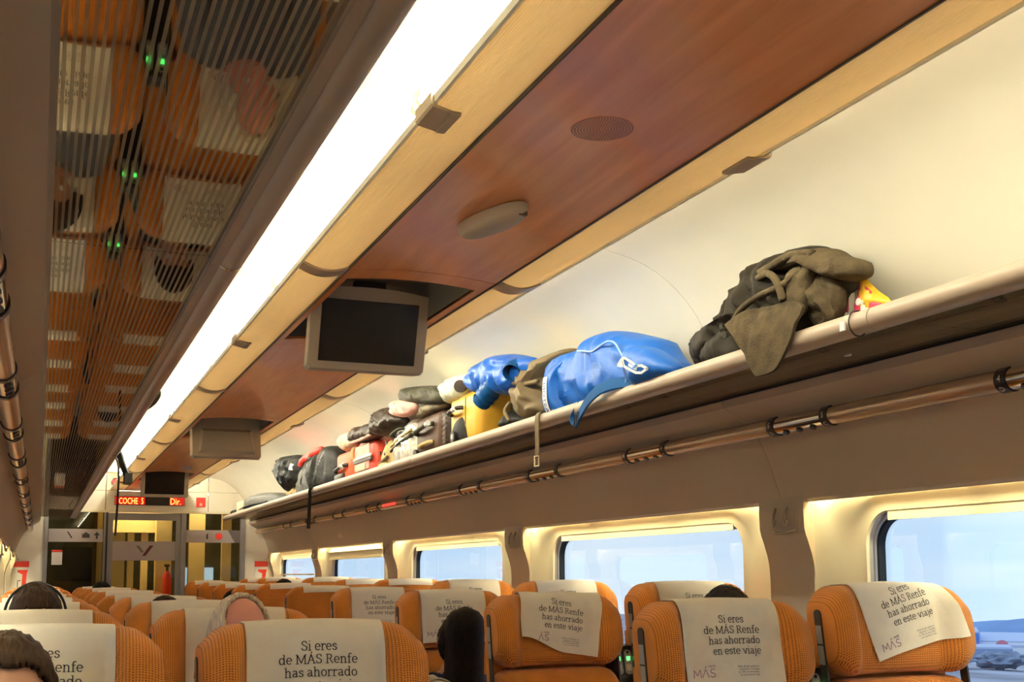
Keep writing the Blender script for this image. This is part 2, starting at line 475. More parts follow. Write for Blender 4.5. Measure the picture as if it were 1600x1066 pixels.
# outlines of soft luggage in metres: (distance along the car, height)
POLY = {
 'jacket': [(3.396,2.036),(3.305,2.063),(3.241,2.068),(3.193,2.111),(3.097,2.174),(3.03,2.21),(3.047,2.235),(2.919,2.243),(2.78,2.236),(2.708,2.219),(2.657,2.187),(2.588,2.154),(2.562,2.124),(2.569,2.098),(2.633,2.094),(2.66,2.074),(2.671,2.039),(2.705,1.991),(2.758,1.954),(2.934,1.928),(3.126,1.931),(3.358,1.959),(3.386,1.99)],
 'jacket_flap': [(2.996,2.038),(2.953,2.043),(2.866,2.05),(2.753,2.039),(2.645,2.03),(2.58,1.997),(2.613,1.96),(2.636,1.92),(2.693,1.862),(2.718,1.844),(2.794,1.84),(2.825,1.865),(2.856,1.905),(2.921,1.984)],
 'jacket_fold': [(2.9,2.179),(2.777,2.193),(2.646,2.186),(2.577,2.17),(2.528,2.137),(2.454,2.104),(2.443,2.075),(2.457,2.06),(2.518,2.062),(2.559,2.086),(2.591,2.116),(2.637,2.131),(2.717,2.147),(2.795,2.163),(2.844,2.156)],
 'jacket_lapel': [(2.696,2.127),(2.644,2.133),(2.593,2.111),(2.612,2.079),(2.626,2.028),(2.645,1.996),(2.697,1.989),(2.727,2.004),(2.709,2.056)],
 'snack': [(2.51,2.099),(2.486,2.059),(2.449,2.025),(2.408,1.996),(2.399,1.98),(2.453,1.961),(2.539,1.969),(2.543,1.989),(2.527,2.034)],
 'snack2': [(2.728,2.116),(2.704,2.118),(2.705,2.095),(2.724,2.081),(2.745,2.066),(2.753,2.08)],
 'bluebag': [(4.566,2.126),(4.531,2.171),(4.411,2.195),(4.163,2.185),(4.104,2.218),(3.963,2.213),(3.857,2.19),(3.683,2.137),(3.585,2.102),(3.554,2.062),(3.493,2.01),(3.416,1.968),(3.461,1.928),(3.739,1.919),(4.055,1.913),(4.417,1.926),(4.535,1.949),(4.576,1.987)],
 'bluepocket': [(3.693,2.071),(3.653,2.087),(3.581,2.078),(3.488,2.05),(3.401,2.005),(3.338,1.962),(3.36,1.94),(3.515,1.931),(3.619,1.938),(3.666,1.978)],
 'blueband': [(4.408,2.097),(4.374,2.14),(4.258,2.163),(4.208,2.159),(4.247,2.111),(4.261,2.047),(4.263,1.942),(4.251,1.902),(4.378,1.926),(4.417,1.963)],
 'logo_out': [(3.508,1.998),(3.47,2.013),(3.447,2.009),(3.403,1.991),(3.359,1.97),(3.325,1.964),(3.283,1.944),(3.33,1.939),(3.373,1.949),(3.417,1.965),(3.457,1.985)],
 'logo_a': [(3.506,1.997),(3.475,2.013),(3.461,2.011),(3.464,2.001),(3.444,1.984),(3.413,1.967),(3.382,1.953),(3.353,1.948),(3.308,1.952),(3.325,1.959),(3.342,1.963),(3.364,1.96),(3.405,1.978),(3.37,1.968),(3.425,1.989),(3.452,2.0)],
 'band_text': [(4.11,2.108),(4.126,1.92)],
 'piping': [(4.069,2.147),(4.011,2.136),(3.938,2.121),(3.871,2.13),(3.806,2.135),(3.754,2.121),(3.714,2.085),(3.68,2.044),(3.667,2.0),(3.668,1.958)],
 'strap_blue': [(3.553,1.933),(3.664,1.95),(3.766,1.951),(3.856,1.933),(3.929,1.905),(3.98,1.877),(4.015,1.859)],
 'strap_blue2': [(3.994,1.856),(4.04,1.87),(4.063,1.887),(4.039,1.909),(3.992,1.923)],
 'olive': [(4.895,2.089),(4.863,2.135),(4.817,2.187),(4.648,2.225),(4.49,2.228),(4.384,2.225),(4.404,2.193),(4.504,2.167),(4.546,2.123),(4.549,1.942),(4.725,1.944),(4.835,1.975),(4.88,2.028)],
 'olive_strap': [(4.397,1.918),(4.411,1.874),(4.418,1.826),(4.426,1.768),(4.426,1.742)],
 'puffer': [(5.486,2.237),(5.419,2.291),(5.237,2.309),(5.065,2.307),(4.863,2.28),(4.675,2.235),(4.582,2.202),(4.611,2.159),(4.669,2.111),(4.773,2.092),(4.904,2.094),(5.194,2.142),(5.391,2.183)],
 'sleeve_a': [(4.893,2.159),(5.015,2.139),(5.124,2.112),(5.167,2.1)],
 'sleeve_b': [(4.749,2.123),(4.778,2.156),(4.824,2.184)],
 'darkfold': [(5.086,1.993),(5.02,2.03),(4.94,2.041),(4.802,1.993),(4.678,1.957),(4.714,1.925),(4.902,1.935),(5.062,1.954)],
 'palejacket': [(5.928,2.289),(5.822,2.311),(5.628,2.311),(5.502,2.294),(5.455,2.234),(5.569,2.178),(5.8,2.177),(5.885,2.223)],
 'oliveroll': [(6.661,2.37),(6.515,2.372),(6.18,2.332),(5.842,2.28),(5.767,2.228),(5.82,2.184),(6.179,2.227),(6.579,2.297)],
 'pink': [(6.776,2.307),(6.611,2.311),(6.326,2.264),(6.251,2.235),(6.324,2.197),(6.516,2.195),(6.691,2.233)],
 'browncoat': [(7.185,2.24),(7.111,2.305),(6.889,2.307),(6.761,2.274),(6.624,2.218),(6.39,2.18),(6.326,2.124),(6.438,2.082),(6.785,2.105),(7.107,2.173)],
 'browncoat2': [(7.802,2.253),(7.679,2.274),(7.311,2.238),(7.078,2.235),(6.857,2.176),(6.927,2.121),(7.307,2.138),(7.693,2.188)],
 'plush': [(8.154,2.228),(8.099,2.268),(7.821,2.281),(7.695,2.249),(7.675,2.177),(7.814,2.13),(7.998,2.139)],
 'silver': [(6.897,1.993),(6.9,2.097),(6.818,2.167),(6.619,2.22),(6.368,2.241),(6.02,2.208),(5.911,2.165),(6.019,2.002),(6.425,1.926),(6.746,1.932)],
 'camo': [(6.241,2.207),(6.101,2.224),(5.901,2.203),(5.671,2.171),(5.631,2.126),(5.794,2.106),(6.146,2.129)],
 'tan': [(7.133,2.08),(7.061,2.142),(6.847,2.146),(6.79,2.084),(6.787,1.935),(6.954,1.918),(7.159,1.927),(7.251,1.959)],
 'greybag': [(9.797,2.068),(9.751,2.157),(9.552,2.246),(9.166,2.313),(8.827,2.322),(8.548,2.287),(8.381,2.207),(8.37,1.994),(8.695,1.907),(9.378,1.901),(9.737,1.966)],
 'greyred': [(9.364,2.158),(9.271,2.253),(8.937,2.271),(8.536,2.258),(8.575,2.195),(9.021,2.128),(9.212,2.114)],
 'blackjacket': [(10.559,2.223),(10.416,2.343),(10.006,2.326),(9.467,2.274),(9.41,2.179),(9.506,2.108),(9.658,2.067),(9.925,2.021),(10.096,2.056)],
 'tanbag': [(10.178,2.023),(10.04,2.058),(9.742,2.037),(9.679,1.882),(10.025,1.864),(10.226,1.914)],
 'hangstrap': [(8.82,1.913),(8.836,1.807),(8.87,1.637)],
 'farbag': [(12.993,1.971),(12.966,2.096),(12.507,2.136),(11.737,2.112),(11.047,2.054),(10.486,1.982),(10.415,1.84),(11.355,1.813),(12.681,1.872)],
 'farcloth': [(13.212,1.981),(12.943,1.995),(12.68,1.981),(12.671,1.912),(13.112,1.919)],
 'leftblob': [(4.78,1.935),(4.638,2.001),(4.241,1.962),(4.059,1.92),(4.096,1.904),(4.367,1.922)],
 'leftstrap': [(6.788,1.86),(5.979,1.745),(5.3,1.651),(4.998,1.612)],
 'leftstrap2': [(6.525,1.804),(6.707,1.713),(6.908,1.636),(7.065,1.46)],
 'jacket_side': [(2.626,2.106),(2.559,2.081),(2.53,2.044),(2.538,1.997),(2.577,1.952),(2.634,1.956),(2.667,1.999),(2.652,2.063)],
 'jacket_low': [(3.252,2.002),(3.176,2.032),(3.092,2.049),(3.026,2.049),(2.975,2.009),(2.954,1.926),(3.032,1.916),(3.173,1.929),(3.238,1.963)],
}

def settle(root, base=None):
    # move a thing built in place so that its origin sits at its own base
    obs = []
    def rec(o):
        if o.type == 'MESH': obs.append(o)
        for ch in o.children: rec(ch)
    rec(root)
    vs = [v.co for o in obs for v in o.data.vertices]
    if base is None:
        xs = [v.x for v in vs]; ys = [v.y for v in vs]; zs = [v.z for v in vs]
        base = Vector(((min(xs) + max(xs)) / 2, (min(ys) + max(ys)) / 2, min(zs)))
    base = Vector(base)
    for o in obs: o.data.transform(Matrix.Translation(-base))
    root.location = base
    return root

H0 = 1.28                     # eye height above the floor
YE = 13.9                     # end partition
Y0 = -1.6                     # rear end of what is built
BAYS = [(-1.62 + 2.605 * k) for k in range(7)]      # pillar positions: -1.62, .985, 3.59, 6.195, 8.8, 11.405, 14.01

# ------------------------------------------------------------------ floor
fl = struct('floor')
MB().box(-1.46, 1.46, Y0, YE, -0.06, 0.0).build('floor_panel', 'floor_carpet', fl)
MB().box(-0.26, 0.26, Y0, YE, 0.0005, 0.006).build('aisle_runner', 'floor_carpet', fl)

# ------------------------------------------------------------------ ceiling
ce = struct('ceiling')
cove = [(0.27, 2.44), (0.40, 2.437), (0.50, 2.433), (0.60, 2.424), (0.78, 2.39), (0.90, 2.335), (1.0, 2.25), (1.07, 2.15), (1.12, 2.045), (1.15, 1.95), (1.165, 1.895)]
cs = curve_pts([(x, z, 0) for x, z in cove], 4)
cs = [(p.x, p.y) for p in cs]
for s in (-1, 1):
    joints = [Y0] + [3.585 + 2.605 * 1.5 * k for k in (0, 1, 2)] + [YE]
    for a, b in zip(joints, joints[1:]):
        MB().prism(mir(thick(cs, 0.03), s), a + 0.002, b - 0.002).build('cove_panel', 'cream_paint', ce, smooth=35)
    # tray that carries the lamps, beside the wooden centre
    MB().prism(mir(thick([(0.262, 2.258), (0.262, 2.44)], 0.008), s), Y0, YE).build('lamp_tray', 'white_tray', ce)
MB().box(-0.30, 0.30, Y0, YE, 2.445, 2.47).build('roof_plate', 'recess_grey', ce)

def arch(x, drop=0.0): return 2.25 + 0.018 * (1 - (x / 0.254) ** 2) - drop
def wood_strip(x0, x1, y0, y1, name='wood_panel', n=8, mname='cherry_wood'):
    xs = [x0 + (x1 - x0) * k / n for k in range(n + 1)]
    prof = [(x, arch(x)) for x in xs] + [(x, arch(x) + 0.012) for x in xs[::-1]]
    return MB().prism(prof, y0, y1).build(name, mname, ce, smooth=30)
HX = 0.226
HATCH = [(3.70, 4.77), (7.42, 8.50), (11.52, 12.60)]
ys = Y0
for i, (a, b) in enumerate(HATCH):
    m0, m1 = a - 0.12, b + 0.12
    wood_strip(-0.254, 0.254, ys, m0 - 0.002)
    wood_strip(-0.254, 0.254, m0 + 0.002, a)
    wood_strip(-0.254, -HX, a, b, n=2); wood_strip(HX, 0.254, a, b, n=2)
    wood_strip(-0.254, 0.254, b, m1 - 0.002)
    bx = MB()
    bx.box(-HX - .004, HX + .004, a - .004, b + .004, 2.395, 2.405)
    bx.box(-HX - .006, -HX, a - .006, b + .006, 2.258, 2.40); bx.box(HX, HX + .006, a - .006, b + .006, 2.258, 2.40)
    bx.box(-HX, HX, a - .006, a, 2.27, 2.40); bx.box(-HX, HX, b, b + .006, 2.27, 2.40)
    bx.build('hatch_recess', 'recess_grey', ce)
    ys = m1 + 0.002
wood_strip(-0.254, 0.254, ys, YE)

def lens_z(d):   # sagging diffuser sheet between wood edge and its outer lip
    t = (d - 0.256) / (0.404 - 0.256)
    return 2.2555 - 0.020 * sin(pi * t) + 0.006 * t
LJ = [Y0, 0.98, 3.585, 6.19, 8.795, 11.40, YE]
for s in (-1, 1):
    pr = [(0.2575 + (0.404 - 0.2575) * k / 10, 0) for k in range(11)]
    pr = [(d, lens_z(d)) for d, _ in pr]
    for a, b in zip(LJ, LJ[1:]):
        MB().prism(mir(thick(pr, 0.004), s), a + 0.003, b - 0.003).build('diffuser', 'ribbed_diffuser', ce, smooth=40)
    lip = [(0.404, 2.2535), (0.411, 2.2545), (0.411, 2.272), (0.404, 2.272)]
    MB().prism(mir(lip, s), Y0, YE).build('diffuser_lip', 'white_tray', ce)
    edge = [(0.2535, 2.246), (0.2585, 2.246), (0.2585, 2.262), (0.2535, 2.262)]
    MB().prism(mir(edge, s), Y0, YE).build('wood_edge_trim', 'brown_plastic', ce)
    for y in LJ[1:-1]:
        pr2 = [(d, z - 0.0015) for d, z in pr]
        MB().prism(mir(thick(pr2, -0.006), s), y - 0.040, y + 0.040).build('joint_strap', 'grey_tube', ce, smooth=40)
    for k in range(-1, 5):
        y = 2.27 + 2.605 * k
        mbk = MB()
        mbk.prism(mir([(0.352, 2.2375), (0.372, 2.236), (0.414, 2.2445), (0.4185, 2.250), (0.4185, 2.276), (0.412, 2.276), (0.412, 2.254), (0.404, 2.249), (0.37, 2.2415), (0.352, 2.2405)], s), y - 0.055, y + 0.055)
        mbk.box(*sorted((s * 0.352, s * 0.372)), y - 0.055, y + 0.055, 2.2335, 2.2395)
        mbk.build('diffuser_clip', 'grey_tube', ce, smooth=30)

# bare fluorescent tubes lying in the coves
lampproto = None
for s in (-1, 1):
    for k in range(8):
        y = -1.1 + 1.86 * k
        if y > 12.4: continue
        if lampproto is None:
            lampproto = thing('fluorescent_tube', 'white fluorescent tube lying above the left diffuser strip in the ceiling cove', 'lamp')
            MB().tube([(0, 0.0, 0), (0, 1.80, 0)], 0.013, 12).build('tube', 'lamp_glow', lampproto, smooth=40)
            for yy in (-0.01, 1.80):
                MB().tube([(0, yy, 0), (0, yy + 0.02, 0)], 0.016, 12).box(-.012, .012, yy, yy + .02, 0, .026).build('end_cap', 'white_tray', lampproto, smooth=40)
            o = lampproto
        else: o = copy_tree(lampproto)
        o.location = (s * 0.322, y, 2.408)
        o['label'] = 'white fluorescent tube lying above the %s diffuser strip, %s from the camera end' % ('left' if s < 0 else 'right', ('first', 'second', 'third', 'fourth', 'fifth', 'sixth', 'seventh', 'eighth')[k])
        o['group'] = 'fluorescent tubes of the %s cove' % ('left' if s < 0 else 'right')

# ------------------------------------------------------------------ side walls
def rrect(cy, cz, hw, hh, r, n=10):
    pts = []
    for (sx, sz, a0) in ((1, 1, 0), (-1, 1, 90), (-1, -1, 180), (1, -1, 270)):
        for k in range(n + 1):
            a = radians(a0 + 90 * k / n)
            pts.append((cy + sx * (hw - r) + r * cos(a), cz + sz * (hh - r) + r * sin(a)))
    return pts
WCZ, WHH = 1.075, 0.405         # window glass: centre height and half height
for s, side in ((-1, 'left'), (1, 'right')):
    wl = struct('wall_' + side)
    # sloping panel between the luggage rack and the windows, in lengths
    up = [(1.155, 1.905), (1.162, 1.885), (1.178, 1.876), (1.235, 1.842), (1.305, 1.782), (1.352, 1.690), (1.389, 1.585), (1.401, 1.552), (1.408, 1.549)]
    for a, b in zip(BAYS, BAYS[1:]):
        MB().prism(mir(thick(up, -0.02), s), a + 0.0015, min(b, YE) - 0.0015).build('upper_panel', 'grey_panel', wl, smooth=25)
        MB().prism(mir([(1.158, 1.893), (1.166, 1.886), (1.170, 1.890), (1.162, 1.898)], s), a + .0015, min(b, YE) - .0015).build('trim_bead', 'grey_tube', wl)
    MB().prism(mir([(1.150, 1.90), (1.158, 1.90), (1.158, 1.93), (1.150, 1.93)], s), Y0, YE).build('shadow_gap', 'dark_gap', wl)
    # lower side wall
    MB().prism(mir([(1.405, 0.0), (1.405, 0.60), (1.425, 0.64), (1.47, 0.64), (1.47, 0.0)], s), Y0, YE).build('lower_panel', 'grey_panel', wl)
    MB().prism(mir([(1.36, 0.0), (1.405, 0.0), (1.405, 0.12), (1.385, 0.12)], s), Y0, YE).build('baseboard', 'dark_plastic', wl)
    # upright covers between the windows with two coat hooks each
    for yp in BAYS[1:-1] + [BAYS[-1] - 0.1]:
        prof = [(1.378, 1.552), (1.376, 1.50), (1.378, 1.44), (1.384, 1.415), (1.392, 1.395), (1.408, 1.345), (1.416, 1.31), (1.420, 1.25), (1.420, 0.62), (1.466, 0.62), (1.466, 1.552)]
        pil = MB().prism(mir(prof, s), yp - 0.138, min(yp + 0.138, YE)).build('pillar_cover', 'grey_panel', wl, smooth=35)
        hk = MB()
        hk.prism(mir([(1.3745, 1.535), (1.3785, 1.535), (1.3785, 1.425), (1.3745, 1.425)], s), yp - 0.10, yp + 0.07)
        hk.build('hook_plate', 'grey_panel', pil)
        MB().tube([(s * 1.375, yp - 0.09 + 0.0, 1.432), (s * 1.368, yp - 0.06, 1.424), (s * 1.367, yp + 0.02, 1.424), (s * 1.375, yp + 0.05, 1.432)], 0.005, 8).build('plate_lip', 'grey_tube', pil, smooth=True)
        for dy in (-0.055, 0.015):
            pts = curve_pts([(s * 1.374, yp + dy + .012, 1.515), (s * 1.362, yp + dy + .012, 1.49), (s * 1.356, yp + dy + .006, 1.462), (s * 1.350, yp + dy - .008, 1.450), (s * 1.346, yp + dy - .02, 1.462), (s * 1.346, yp + dy - .022, 1.470)], 4)
            MB().tube(pts, 0.0055, 8).build('coat_hook', 'grey_tube', pil, smooth=True)
    # windows
    for k, (a, b) in enumerate(zip(BAYS, BAYS[1:])):
        wi = struct('window_%d' % (k + 1 + (0 if s < 0 else 6)))
        cy = (a + b) / 2
        y0, y1 = a + 0.135, min(b, YE) - 0.135
        cyc = (y0 + y1) / 2; hw = (y1 - y0) / 2
        gw = min(0.925, hw - 0.20)
        top, bot = 1.575, 0.62
        def loop(xd, hw_, hh_, r, cz):
            return [(s * xd, p, q) for p, q in rrect(cyc, cz, hw_, hh_, r)]
        cz0 = (top + bot) / 2; hh0 = (top - bot) / 2
        rings = [loop(1.418, hw, hh0, 0.004, cz0), loop(1.432, hw - 0.02, hh0 - 0.006, 0.01, cz0), loop(1.436, gw + 0.105, WHH + 0.062, 0.20, WCZ - 0.01), loop(1.452, gw + 0.09, WHH + 0.05, 0.19, WCZ - 0.01),
                 loop(1.456, gw + 0.004, WHH + 0.004, 0.115, WCZ), loop(1.466, gw, WHH, 0.11, WCZ)]
        MB().rings(rings, True, False).build('frame', 'window_surround', wi, smooth=50)
        MB().rings([loop(1.466, gw, WHH, 0.11, WCZ), loop(1.478, gw - 0.004, WHH - 0.004, 0.107, WCZ), loop(1.479, gw - 0.012, WHH - 0.012, 0.10, WCZ), loop(1.486, gw - 0.013, WHH - 0.013, 0.10, WCZ)], True, False).build('metal_rim', 'alu', wi, smooth=50)
        MB().rings([loop(1.486, gw - 0.011, WHH - 0.011, 0.10, WCZ), loop(1.490, gw - 0.02, WHH - 0.02, 0.095, WCZ), loop(1.515, gw - 0.022, WHH - 0.022, 0.093, WCZ)], True, False).build('rubber_seal', 'rubber', wi, smooth=50)
        g1 = loop(1.506, gw - 0.021, WHH - 0.021, 0.093, WCZ); g2 = loop(1.510, gw - 0.021, WHH - 0.021, 0.093, WCZ)
        MB().rings([g1, g2], True, True).build('pane', 'window_glass', wi)
        # light strip hidden behind the lower edge of the sloping panel, in three lengths
        seg = (y1 - y0) / 3
        for q in range(3):
            MB().box(*sorted((s * 1.412, s * 1.428)), y0 + q * seg + 0.03, y0 + (q + 1) * seg - 0.03, 1.562, 1.570).build('light_strip', 'strip_glow', wi)
        MB().box(*sorted((s * 1.402, s * 1.47)), y0, y1, 1.571, 1.577).build('strip_backing', 'cream_trim', wi)
        if not (s > 0 and k == 4):
            MB().box(*sorted((s * 1.459, s * 1.464)), cyc - gw + .07, cyc + gw - .105, 1.452, 1.490).build('blind', 'window_surround', wi)
        if s > 0 and k == 4:      # pulled-down roller blind
            zb = 1.44
            bl = MB().box(1.440, 1.444, cyc - gw + 0.0, cyc + gw, zb, 1.56).build('blind', 'window_surround', wi)
            MB().box(1.434, 1.448, cyc - gw + 0.0, cyc + gw, zb - 0.022, zb).build('blind_bar', 'cream_trim', bl)
            MB().tube([(1.438, cyc - gw - .02, zb + 0.05), (1.438, cyc + gw + .02, zb + 0.05)], 0.008, 8).build('blind_rod', 'cream_trim', bl)
        if s > 0 and k == 5:
            MB().box(1.440, 1.452, cyc - gw - .03, cyc + gw + .03, 1.275, 1.290).build('blind_bar', 'cream_trim', wi)

# rear bulkhead behind the camera so that the car is closed
wf = struct('wall_front')
MB().box(-1.47, 1.47, Y0 - 0.06, Y0, 0.0, 2.46).build('bulkhead', 'grey_panel', wf)

# ------------------------------------------------------------------ end partition
wb = struct('wall_back')
def xbox(x0, x1, z0, z1, name, m, parent=wb, y0=YE, y1=YE + 0.05): return MB().box(x0, x1, y0, y1, z0, z1).build(name, m, parent)
HZ = 2.015                                   # underside of the header
# header in panels with joints
for a, b in ((-1.20, -0.905), (-0.90, -0.465), (-0.46, 0.665), (0.67, 1.20)):
    xbox(a + .002, b - .002, HZ, 2.235, 'header_panel', 'cream_paint', wb)
    xbox(a + .002, b - .002, 2.24, 2.46, 'header_panel', 'cream_paint', wb)
xbox(-1.20, 1.20, HZ - 0.025, HZ, 'header_edge', 'cream_trim', wb, YE - 0.015, YE + 0.05)
for s in (-1, 1):
    MB().prism(mir([(1.10, 0.0), (1.10, HZ), (1.165, 1.90), (1.30, 1.75), (1.405, 1.55), (1.47, 1.5), (1.47, 0)], s), YE, YE + 0.05).build('end_panel', 'cream_paint', wb)
for x0, x1, nm in ((-1.10, -1.055, 0), (-0.475, -0.43, 0), (0.37, 0.425, 0), (1.045, 1.10, 0)):
    xbox(x0, x1, 0, HZ - .025, 'post', 'frame_grey', wb, YE - 0.012, YE + 0.055)
xbox(-1.055, -0.475, 0.0, 0.75, 'kick_panel', 'frame_grey', wb)
xbox(0.425, 1.045, 0.0, 0.75, 'kick_panel', 'frame_grey', wb)
xbox(-1.055, -0.475, 0.75, HZ - .025, 'glass_pane', 'door_glass', wb, YE + 0.02, YE + 0.03)
xbox(0.425, 1.045, 0.75, HZ - .025, 'glass_pane', 'door_glass', wb, YE + 0.02, YE + 0.03)
# printed bands on the glass
xbox(-1.05, -0.478, 1.655, 1.80, 'printed_band', 'sticker_grey', wb, YE + 0.016, YE + 0.0195)
bnd = MB().add([(0.43, YE + .016, 1.655), (0.985, YE + .016, 1.655), (0.90, YE + .016, 1.80), (0.43, YE + .016, 1.80), (0.43, YE + .0195, 1.655), (0.985, YE + .0195, 1.655), (0.90, YE + .0195, 1.80), (0.43, YE + .0195, 1.80)],
    [(0, 1, 2, 3), (4, 7, 6, 5), (0, 4, 5, 1), (1, 5, 6, 2), (2, 6, 7, 3), (3, 7, 4, 0)]).build('printed_band', 'sticker_grey', wb)
MB().add([(0.988, YE + .016, 1.655), (1.045, YE + .016, 1.655), (1.045, YE + .016, 1.80), (0.903, YE + .016, 1.80), (0.988, YE + .0195, 1.655), (1.045, YE + .0195, 1.655), (1.045, YE + .0195, 1.80), (0.903, YE + .0195, 1.80)],
    [(0, 1, 2, 3), (4, 7, 6, 5), (0, 4, 5, 1), (1, 5, 6, 2), (2, 6, 7, 3), (3, 7, 4, 0)]).build('printed_band', 'sticker_dark', wb)
YF = YE + 0.0150
p2 = lambda x, z: (x, YF, z)
ic = MB()
ic.add([p2(-0.86, 1.77), p2(-0.845, 1.77), p2(-0.80, 1.70), p2(-0.815, 1.695)], [(0, 1, 2, 3)])
ic.add([p2(-0.70, 1.70), p2(-0.62, 1.70), p2(-0.62, 1.745), p2(-0.70, 1.745)], [(0, 1, 2, 3)])
ic.add([p2(-0.68, 1.745), p2(-0.64, 1.745), p2(-0.645, 1.76), p2(-0.675, 1.76)], [(0, 1, 2, 3)])
ic.add([p2(-0.555, 1.69), p2(-0.535, 1.69), p2(-0.535, 1.73), p2(-0.555, 1.73)], [(0, 1, 2, 3)])
ic.add([p2(-0.58, 1.73), p2(-0.51, 1.73), p2(-0.545, 1.768)], [(0, 1, 2)])
ic.build('pictogram', 'print_dark', wb)
ic = MB()
ic.add([p2(0.655, 1.70), p2(0.675, 1.69), p2(0.675, 1.765), p2(0.655, 1.745)], [(0, 1, 2, 3)])
lettering(ic, 'abc', 0.04, lambda u, v: (0.50 + u, YF, 1.72 + v)) if False else None
ic.build('pictogram', 'print_dark', wb)
MB().add([(0.80 + .04 * cos(2 * pi * k / 20), YF, 1.728 + .04 * sin(2 * pi * k / 20)) for k in range(20)], [tuple(range(20))]).build('red_disc', 'red_sign', wb)

# sliding door of glass with a printed band and a V-shaped emblem
dr = struct('door_1')
xb = lambda *a, **k: xbox(*a, **k)
for x0, x1, z0, z1 in ((-0.43, -0.375, 0, HZ - .03), (0.315, 0.37, 0, HZ - .03), (-0.375, 0.315, HZ - .11, HZ - .03), (-0.375, 0.315, 0, 0.3)):
    xbox(x0, x1, z0, z1, 'frame', 'frame_grey', dr, YE + 0.005, YE + 0.04)
xbox(-0.375, 0.315, 0.3, HZ - .11, 'glass_pane', 'door_glass', dr, YE + .02, YE + .028)
xbox(-0.372, 0.312, 1.448, 1.665, 'printed_band', 'sticker_grey', dr, YE + .014, YE + .0195)
YV = YE + 0.0130
MB().add([(-.125, YV, 1.615), (-.085, YV, 1.615), (-.035, YV, 1.545), (-.060, YV, 1.535)], [(0, 1, 2, 3)]).build('emblem', 'sticker_dark', dr)
MB().add([(-.052, YV, 1.500), (-.015, YV, 1.500), (.070, YV, 1.618), (.028, YV, 1.618)], [(0, 1, 2, 3)]).build('emblem', 'maroon', dr)
xbox(-0.452, -0.432, 0.05, HZ - .03, 'door_seal', 'dark_gap', dr, YE - 0.016, YE - 0.008)
xbox(-0.35, -0.335, 0.95, 1.12, 'door_handle', 'alu', dr, YE - 0.02, YE + 0.005)

# vestibule behind the partition
ve = struct('wall_vestibule')
MB().box(-1.47, 1.47, 16.3, 16.35, 0, 2.46).build('rear_panel', 'vest_olive', ve)
MB().box(-1.50, -1.47, YE, 16.3, 0, 2.46).box(1.47, 1.50, YE, 16.3, 0, 2.46).build('side_panel', 'vest_cream', ve)
MB().box(-1.47, 1.47, YE + .06, 16.3, 2.30, 2.36).build('ceiling_panel', 'vest_cream', ve)
MB().box(-1.47, 1.47, YE + .06, 16.3, -0.05, 0.0).build('floor_panel', 'floor_carpet', ve)
for x0, x1, y0, y1, m in ((-0.53, -0.47, 14.2, 15.2, 'vest_cream'), (-0.66, -0.57, 14.6, 14.7, 'vest_cream'), (0.02, 0.10, 15.0, 15.1, 'vest_cream'), (0.16, 0.34, 14.6, 14.8, 'vest_cream'), (-0.10, -0.02, 15.6, 15.7, 'vest_cream'), (-0.34, -0.10, 16.1, 16.28, 'vest_cream'), (0.95, 1.06, 14.7, 14.8, 'vest_cream'), (0.46, 1.0, 16.0, 16.05, 'vest_olive'), (0.62, 0.82, 15.3, 15.4, 'vest_cream')):
    MB().box(x0, x1, y0, y1, 0, 2.30 if m != 'vest_olive' else 1.75).build('vestibule_post', m, ve)
MB().box(-0.36, 0.30, 14.9, 15.0, 1.80, 2.30).build('transom', 'vest_cream', ve)
MB().box(-0.30, 0.20, 14.4, 14.7, 2.285, 2.298).build('ceiling_light', 'vest_glow', ve)
MB().box(0.55, 0.95, 14.9, 15.1, 2.285, 2.298).build('ceiling_light', 'vest_glow', ve)
for x0, x1 in ((0.58, 0.70), (0.86, 1.02)):
    MB().box(x0, x1, 15.95, 15.99, 1.0, 1.38).build('window_pane', mat('vest_window', (.4, .6, .9, 1), emit=(.35, .55, .9, 1), emit_strength=.55) if 'vest_window' not in M else 'vest_window', ve)
MB().box(-0.90, -0.585, 14.05, 14.12, 1.22, 1.60).build('dark_screen', 'screen', ve)
MB().box(-1.05, -0.575, 14.25, 14.3, 0.0, 2.2).build('cabinet_front', 'vest_olive', ve)
nb = MB().box(-1.01, -0.90, YE + .012, YE + .016, 1.40, 1.54).build('notice_sheet', 'paper_white', wb)
MB().box(-1.01, -0.90, YE + .0115, YE + .012, 1.545, 1.565).build('notice_heading', 'red_sign', nb)
fx = thing('fire_extinguisher', 'red fire extinguisher standing in the vestibule behind the glass door', 'extinguisher')
MB().tube([(0.285, 14.5, 0.95), (0.285, 14.5, 1.28), (0.285, 14.5, 1.33)], [0.05, 0.05, 0.02], 14).build('cylinder', 'red_sign', fx, smooth=40)
MB().tube([(0.285, 14.5, 1.33), (0.285, 14.5, 1.40)], 0.016, 10).box(0.25, 0.31, 14.46, 14.50, 1.38, 1.41).build('valve', 'dark_plastic', fx)
MB().box(0.24, 0.33, 14.55, 14.6, 0.0, 0.95).box(0.24, 0.33, 14.44, 14.6, .93, .95).build('stand', 'vest_olive', fx)
settle(fx, (0.285, 14.5, 0.0))

